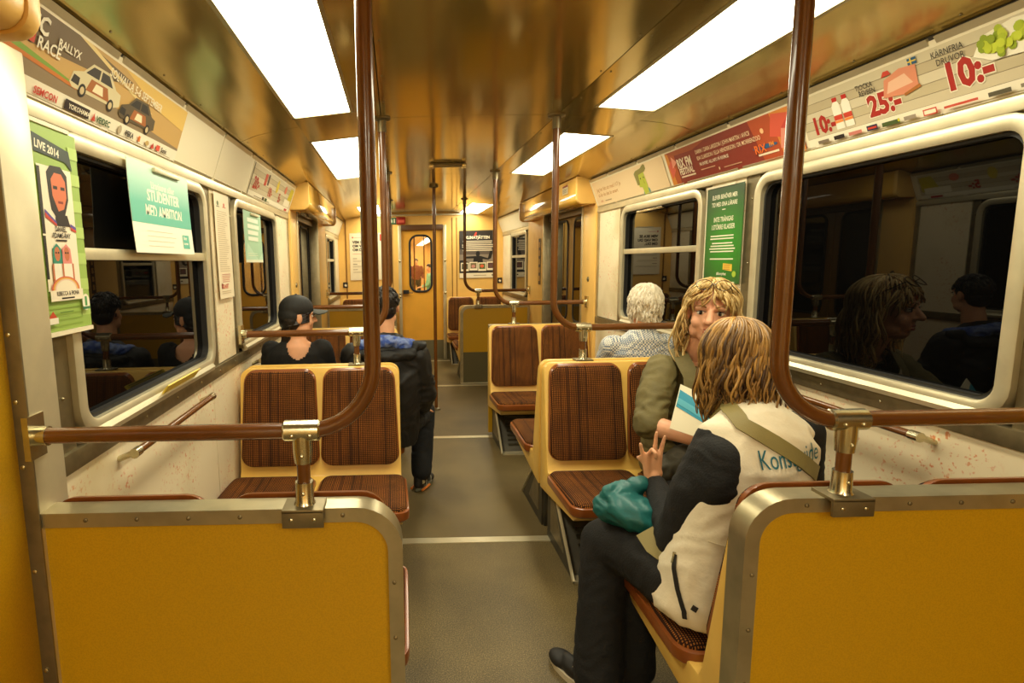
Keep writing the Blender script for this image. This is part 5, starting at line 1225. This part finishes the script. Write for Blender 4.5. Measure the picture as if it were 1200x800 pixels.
for i in range(10):
    a_ = i*2; fs += [(a_, a_+1, a_+3, a_+2), (22+a_, 22+a_+2, 22+a_+3, 22+a_+1), (a_+1, 23+a_, 25+a_, a_+3)]
br.add(vs, fs).build('cap_brim', mat('cap_brim_olive', '#2c2c20', .7), cp_o)
MB().tube([P(-.089, -.052, .052), P(-.089, -.040, .056), P(-.088, -.03, .045), P(-.089, -.038, .030)], .003, 6).build('buckle', M_CHROME, cp_o); MB().ell(P(0, -.012, .138), (.008, .008, .005), R, 10, 6).build('cap_button', M_BLACK, cp_o)
hb, hs = MB(), []
rn = random.Random(4)
for k in range(120):
    a_ = rn.uniform(-.9, .9); x0_ = rn.uniform(-.065, .065); ln = rn.uniform(.12, .24); y0_ = -.085 + .03*abs(x0_)/.06
    pts = [P(x0_*(1-.5*t_) + .01*sin(t_*6+a_), y0_ - .016*t_ + .008*cos(t_*7+a_*3), .0 - ln*t_) for t_ in [j/8 for j in range(9)]]; n0 = len(hb.v); hb.tube(pts, [.007*(1-.7*j/8) for j in range(9)], 5); hs += [rn.random()]*(len(hb.v)-n0)
for k in range(60):
    z_ = rn.uniform(-.035, .02); s_ = rn.choice((-1, 1)); pts = [P(s_*(.062 + .012*sin(pi*t_)), .055 - .14*t_, z_ + .01 - .03*t_) for t_ in [j/6 for j in range(7)]]; n0 = len(hb.v); hb.tube(pts, [.005]*7, 5); hs += [rn.random()]*(len(hb.v)-n0)
n0 = len(hb.v); hb.ell(P(0, -.045, -.015), (.079, .070, .080), R, 18, 12); hs += [.2]*(len(hb.v)-n0)
build_hair('hair', hb, hs, H_DARK, pc); shoe('shoe', pc, (-1.08, 3.83, 0), (0, 1, 0)); shoe('shoe', pc, (-.92, 3.83, 0), (0, 1, 0))

# --- man in the dark hooded jacket -----------------------------------------------
pd = person('man from behind in a black jacket with blue hood lining, left aisle seat')
Hc = V((-.465, 3.46, 1.27)); B = Body(); P, R = head(B, Hc, (-.05, .99, -.05), neck=V((-.47, 3.43, 1.11)), k=.98)
B.loft([(V((-.50, 3.43, .52)), .165, .12), (V((-.49, 3.40, .80)), .16, .12), (V((-.48, 3.38, 1.0)), .17, .10), (V((-.475, 3.40, 1.10)), .08, .07)], (1, 0, 0)); B.chain([V((-.66, 3.40, 1.0)), V((-.70, 3.52, .74)), V((-.58, 3.74, .68))], [.05, .04, .03]); B.chain([V((-.29, 3.40, 1.0)), V((-.235, 3.50, .72)), V((-.26, 3.68, .60))], [.05, .04, .03])
B.chain([V((-.60, 3.48, .53)), V((-.62, 3.90, .52)), V((-.62, 3.88, .1))], [.08, .056, .04]); B.chain([V((-.40, 3.48, .53)), V((-.225, 3.84, .52)), V((-.245, 3.76, .10))], [.08, .056, .04])
hand(B, V((-.58, 3.74, .68)), (.4, .9, -.1), (0, 0, -1), 1); hand(B, V((-.26, 3.68, .60)), (.05, .9, -.35), (-.2, 0, -1), -1)
B.build('body', M_SKIN, pd, .009, 2); face(P, R, pd, .98, False, brow=M_IRIS)
S = Body(); S.loft([(V((-.50, 3.44, .46)), .22, .17), (V((-.49, 3.42, .62)), .22, .17), (V((-.48, 3.38, .85)), .225, .16), (V((-.47, 3.37, 1.0)), .205, .125), (V((-.47, 3.38, 1.075)), .14, .10), (V((-.47, 3.39, 1.11)), .09, .08)], (1, 0, 0)); S.chain([V((-.65, 3.39, .985)), V((-.70, 3.50, .74)), V((-.58, 3.70, .68))], [.088, .075, .055]); S.chain([V((-.295, 3.39, .975)), V((-.245, 3.46, .74)), V((-.245, 3.62, .62))], [.092, .084, .06])
jk = S.build('jacket', M_NAVY, pd, .010, 6, .006, 10)
Hd = Body()
for k in range(12):
    a_ = radians(-215 + k*22.5); a2 = a_ + .42; zz = lambda a: 1.095 - .035*max(0, sin(a)) - .045*abs(cos(a))
    Hd.cap((-.47 + .155*cos(a_), 3.385 + .105*sin(a_), zz(a_)), (-.47 + .155*cos(a2), 3.385 + .105*sin(a2), zz(a2)), .036, .036)
Hd.build('hood', mat('blue_hood_lining', '#2f50a8', .6, col2='#7f93c8', vs=30, bump=.2, bs=60), pd, .008, 4, .005, 22)  # paler blue noise puts highlights into the hood's colour
Hd = Body(); Hd.chain([V((-.29, 3.33, 1.045)), V((-.25, 3.34, 1.05)), V((-.235, 3.35, 1.065))], [.036, .026, .010]); Hd.chain([V((-.62, 3.29, 1.01)), V((-.47, 3.25, 1.00)), V((-.32, 3.28, 1.01))], [.03, .04, .035]); Hd.build('hood_rim', M_NAVY, pd, .008, 4, .003, 20)
T = Body(); T.chain([V((-.60, 3.48, .53)), V((-.62, 3.90, .52)), V((-.62, 3.88, .08))], [.11, .085, .075]); T.chain([V((-.40, 3.48, .53)), V((-.235, 3.83, .525)), V((-.24, 3.79, .30)), V((-.25, 3.745, .13))], [.11, .088, .075, .070]); T.build('trousers', M_JEAN, pd, .010, 6, .003, 12)
hb, hs = hair('hair', P, R, H_DARK, pd, n=500, L=(.02, .035), thick=.005, wave=.002, wf=60, facegap=55, flare=.0, fringe=.02, puff=1.01, seed=31, rad=(.078, .098, .088), lowest=110); scalp(hb, hs, P, R, .98, (.079, .098, .087), (0, -.018, .037), .3); n0 = len(hb.v); hb.ell(P(0, -.05, -.015), (.064, .052, .06), R, 18, 12); hs += [.2]*(len(hb.v)-n0)
build_hair('hair', hb, hs, H_DARK, pd)
shoe('running_shoe', pd, (-.285, 3.695, 0), (.42, .90, 0), sole='#6a6a58', accent='#d87a30', lace='#a8a48c'); shoe('running_shoe', pd, (-.62, 3.84, 0), (0, 1, 0), sole='#6a6a58', accent='#d87a30')
MB().tube([(-.262, 3.735, .05), (-.262, 3.735, .14)], .036, 12).build('sock', flat('#b8ac84'), pd)

# --- two passengers in the next carriage -----------------------------------------
pr = person('tiny standing person in a dark red top seen through the end door glass')
B = Body(); P, R = head(B, V((.39, 22, 1.52)), (0, -1, 0), neck=V((.39, 22, 1.38))); B.loft([(V((.39, 22, .88)), .16, .11), (V((.39, 22, 1.15)), .15, .11), (V((.39, 22, 1.33)), .17, .09), (V((.39, 22, 1.40)), .07, .06)], (-1, 0, 0))
for s in (-1, 1): B.chain([V((.39+s*.20, 22, 1.32)), V((.39+s*.26, 22, 1.05)), V((.39+s*.22, 21.85, .85))], [.05, .04, .03]); hand(B, V((.39+s*.22, 21.85, .85)), (0, -.3, -.9), (-s, 0, 0), s); B.chain([V((.39+s*.09, 22, .88)), V((.39+s*.10, 21.97, .48)), V((.39+s*.10, 22, .08))], [.08, .055, .04])
B.build('body', M_SKIN, pr, .012, 3)
S = Body(); S.loft([(V((.39, 22, .85)), .18, .13), (V((.39, 22, 1.15)), .17, .13), (V((.39, 22, 1.33)), .19, .11), (V((.39, 22, 1.40)), .09, .08)], (-1, 0, 0)); [S.chain([V((.39+s*.20, 22, 1.32)), V((.39+s*.26, 22, 1.05)), V((.39+s*.23, 21.9, .90))], [.065, .055, .045]) for s in (-1, 1)]; S.build('red_top', mat('red_top', '#7a2a1c', .8), pr, .015, 4)
T = Body(); [T.chain([V((.39+s*.09, 22, .88)), V((.39+s*.10, 21.97, .48)), V((.39+s*.10, 22, .05))], [.10, .08, .07]) for s in (-1, 1)]; T.build('trousers', M_BLK, pr, .015, 4)
MB().ell(P(0, -.02, .05), (.085, .10, .085), R).build('hair', MC['dark_hair'] if 'dark_hair' in MC else H_DARK, pr)
pg = person('tiny seated person in a mint green top seen through the end door glass')
B = Body(); P, R = head(B, V((.64, 18, 1.33)), (-.7, -.7, 0), neck=V((.66, 18, 1.18))); B.loft([(V((.70, 18, .52)), .16, .11), (V((.69, 18, .85)), .15, .11), (V((.67, 18, 1.08)), .17, .09), (V((.66, 18, 1.17)), .07, .06)], (0, 1, 0))
for s in (-1, 1): B.chain([V((.66, 18+s*.19, 1.08)), V((.60, 18+s*.22, .82)), V((.42, 18+s*.14, .75))], [.05, .04, .03]); hand(B, V((.42, 18+s*.14, .75)), (-.9, 0, -.1), (0, 0, -1), s); B.chain([V((.68, 18+s*.09, .52)), V((.28, 18+s*.10, .52)), V((.30, 18+s*.10, .08))], [.08, .055, .04])
B.build('body', M_SKIN, pg, .012, 3)
S = Body(); S.loft([(V((.70, 18, .50)), .18, .13), (V((.69, 18, .85)), .17, .13), (V((.67, 18, 1.08)), .19, .11), (V((.66, 18, 1.17)), .09, .08)], (0, 1, 0)); [S.chain([V((.66, 18+s*.19, 1.08)), V((.60, 18+s*.22, .82)), V((.46, 18+s*.16, .76))], [.065, .055, .045]) for s in (-1, 1)]; S.build('green_top', mat('mint_top', '#8ac49c', .8), pg, .015, 4)
T = Body(); [T.chain([V((.68, 18+s*.09, .52)), V((.28, 18+s*.10, .52)), V((.30, 18+s*.10, .05))], [.10, .08, .07]) for s in (-1, 1)]; T.build('trousers', mat('light_trousers', '#d8ccb0', .8), pg, .015, 4)
MB().ell(P(0, -.02, .05), (.085, .10, .085), R).build('hair', H_DARK, pg)
t = thing('side_bench', 'brown side bench in the next carriage under the mint green passenger', 'bench', (.86, 18, 0))
MB().box(-.22, .38, -.5, .5, .36, .43).build('seat', M_VINYL, t, bevel=.01); MB().box(.16, .40, -.5, .5, .43, .95).build('backrest', M_VINYL, t, bevel=.01); MB().box(-.1, .38, -.45, .45, 0, .36).build('base', M_STEEL, t)
flush_texts()
bpy.data.scenes.remove(TMP)
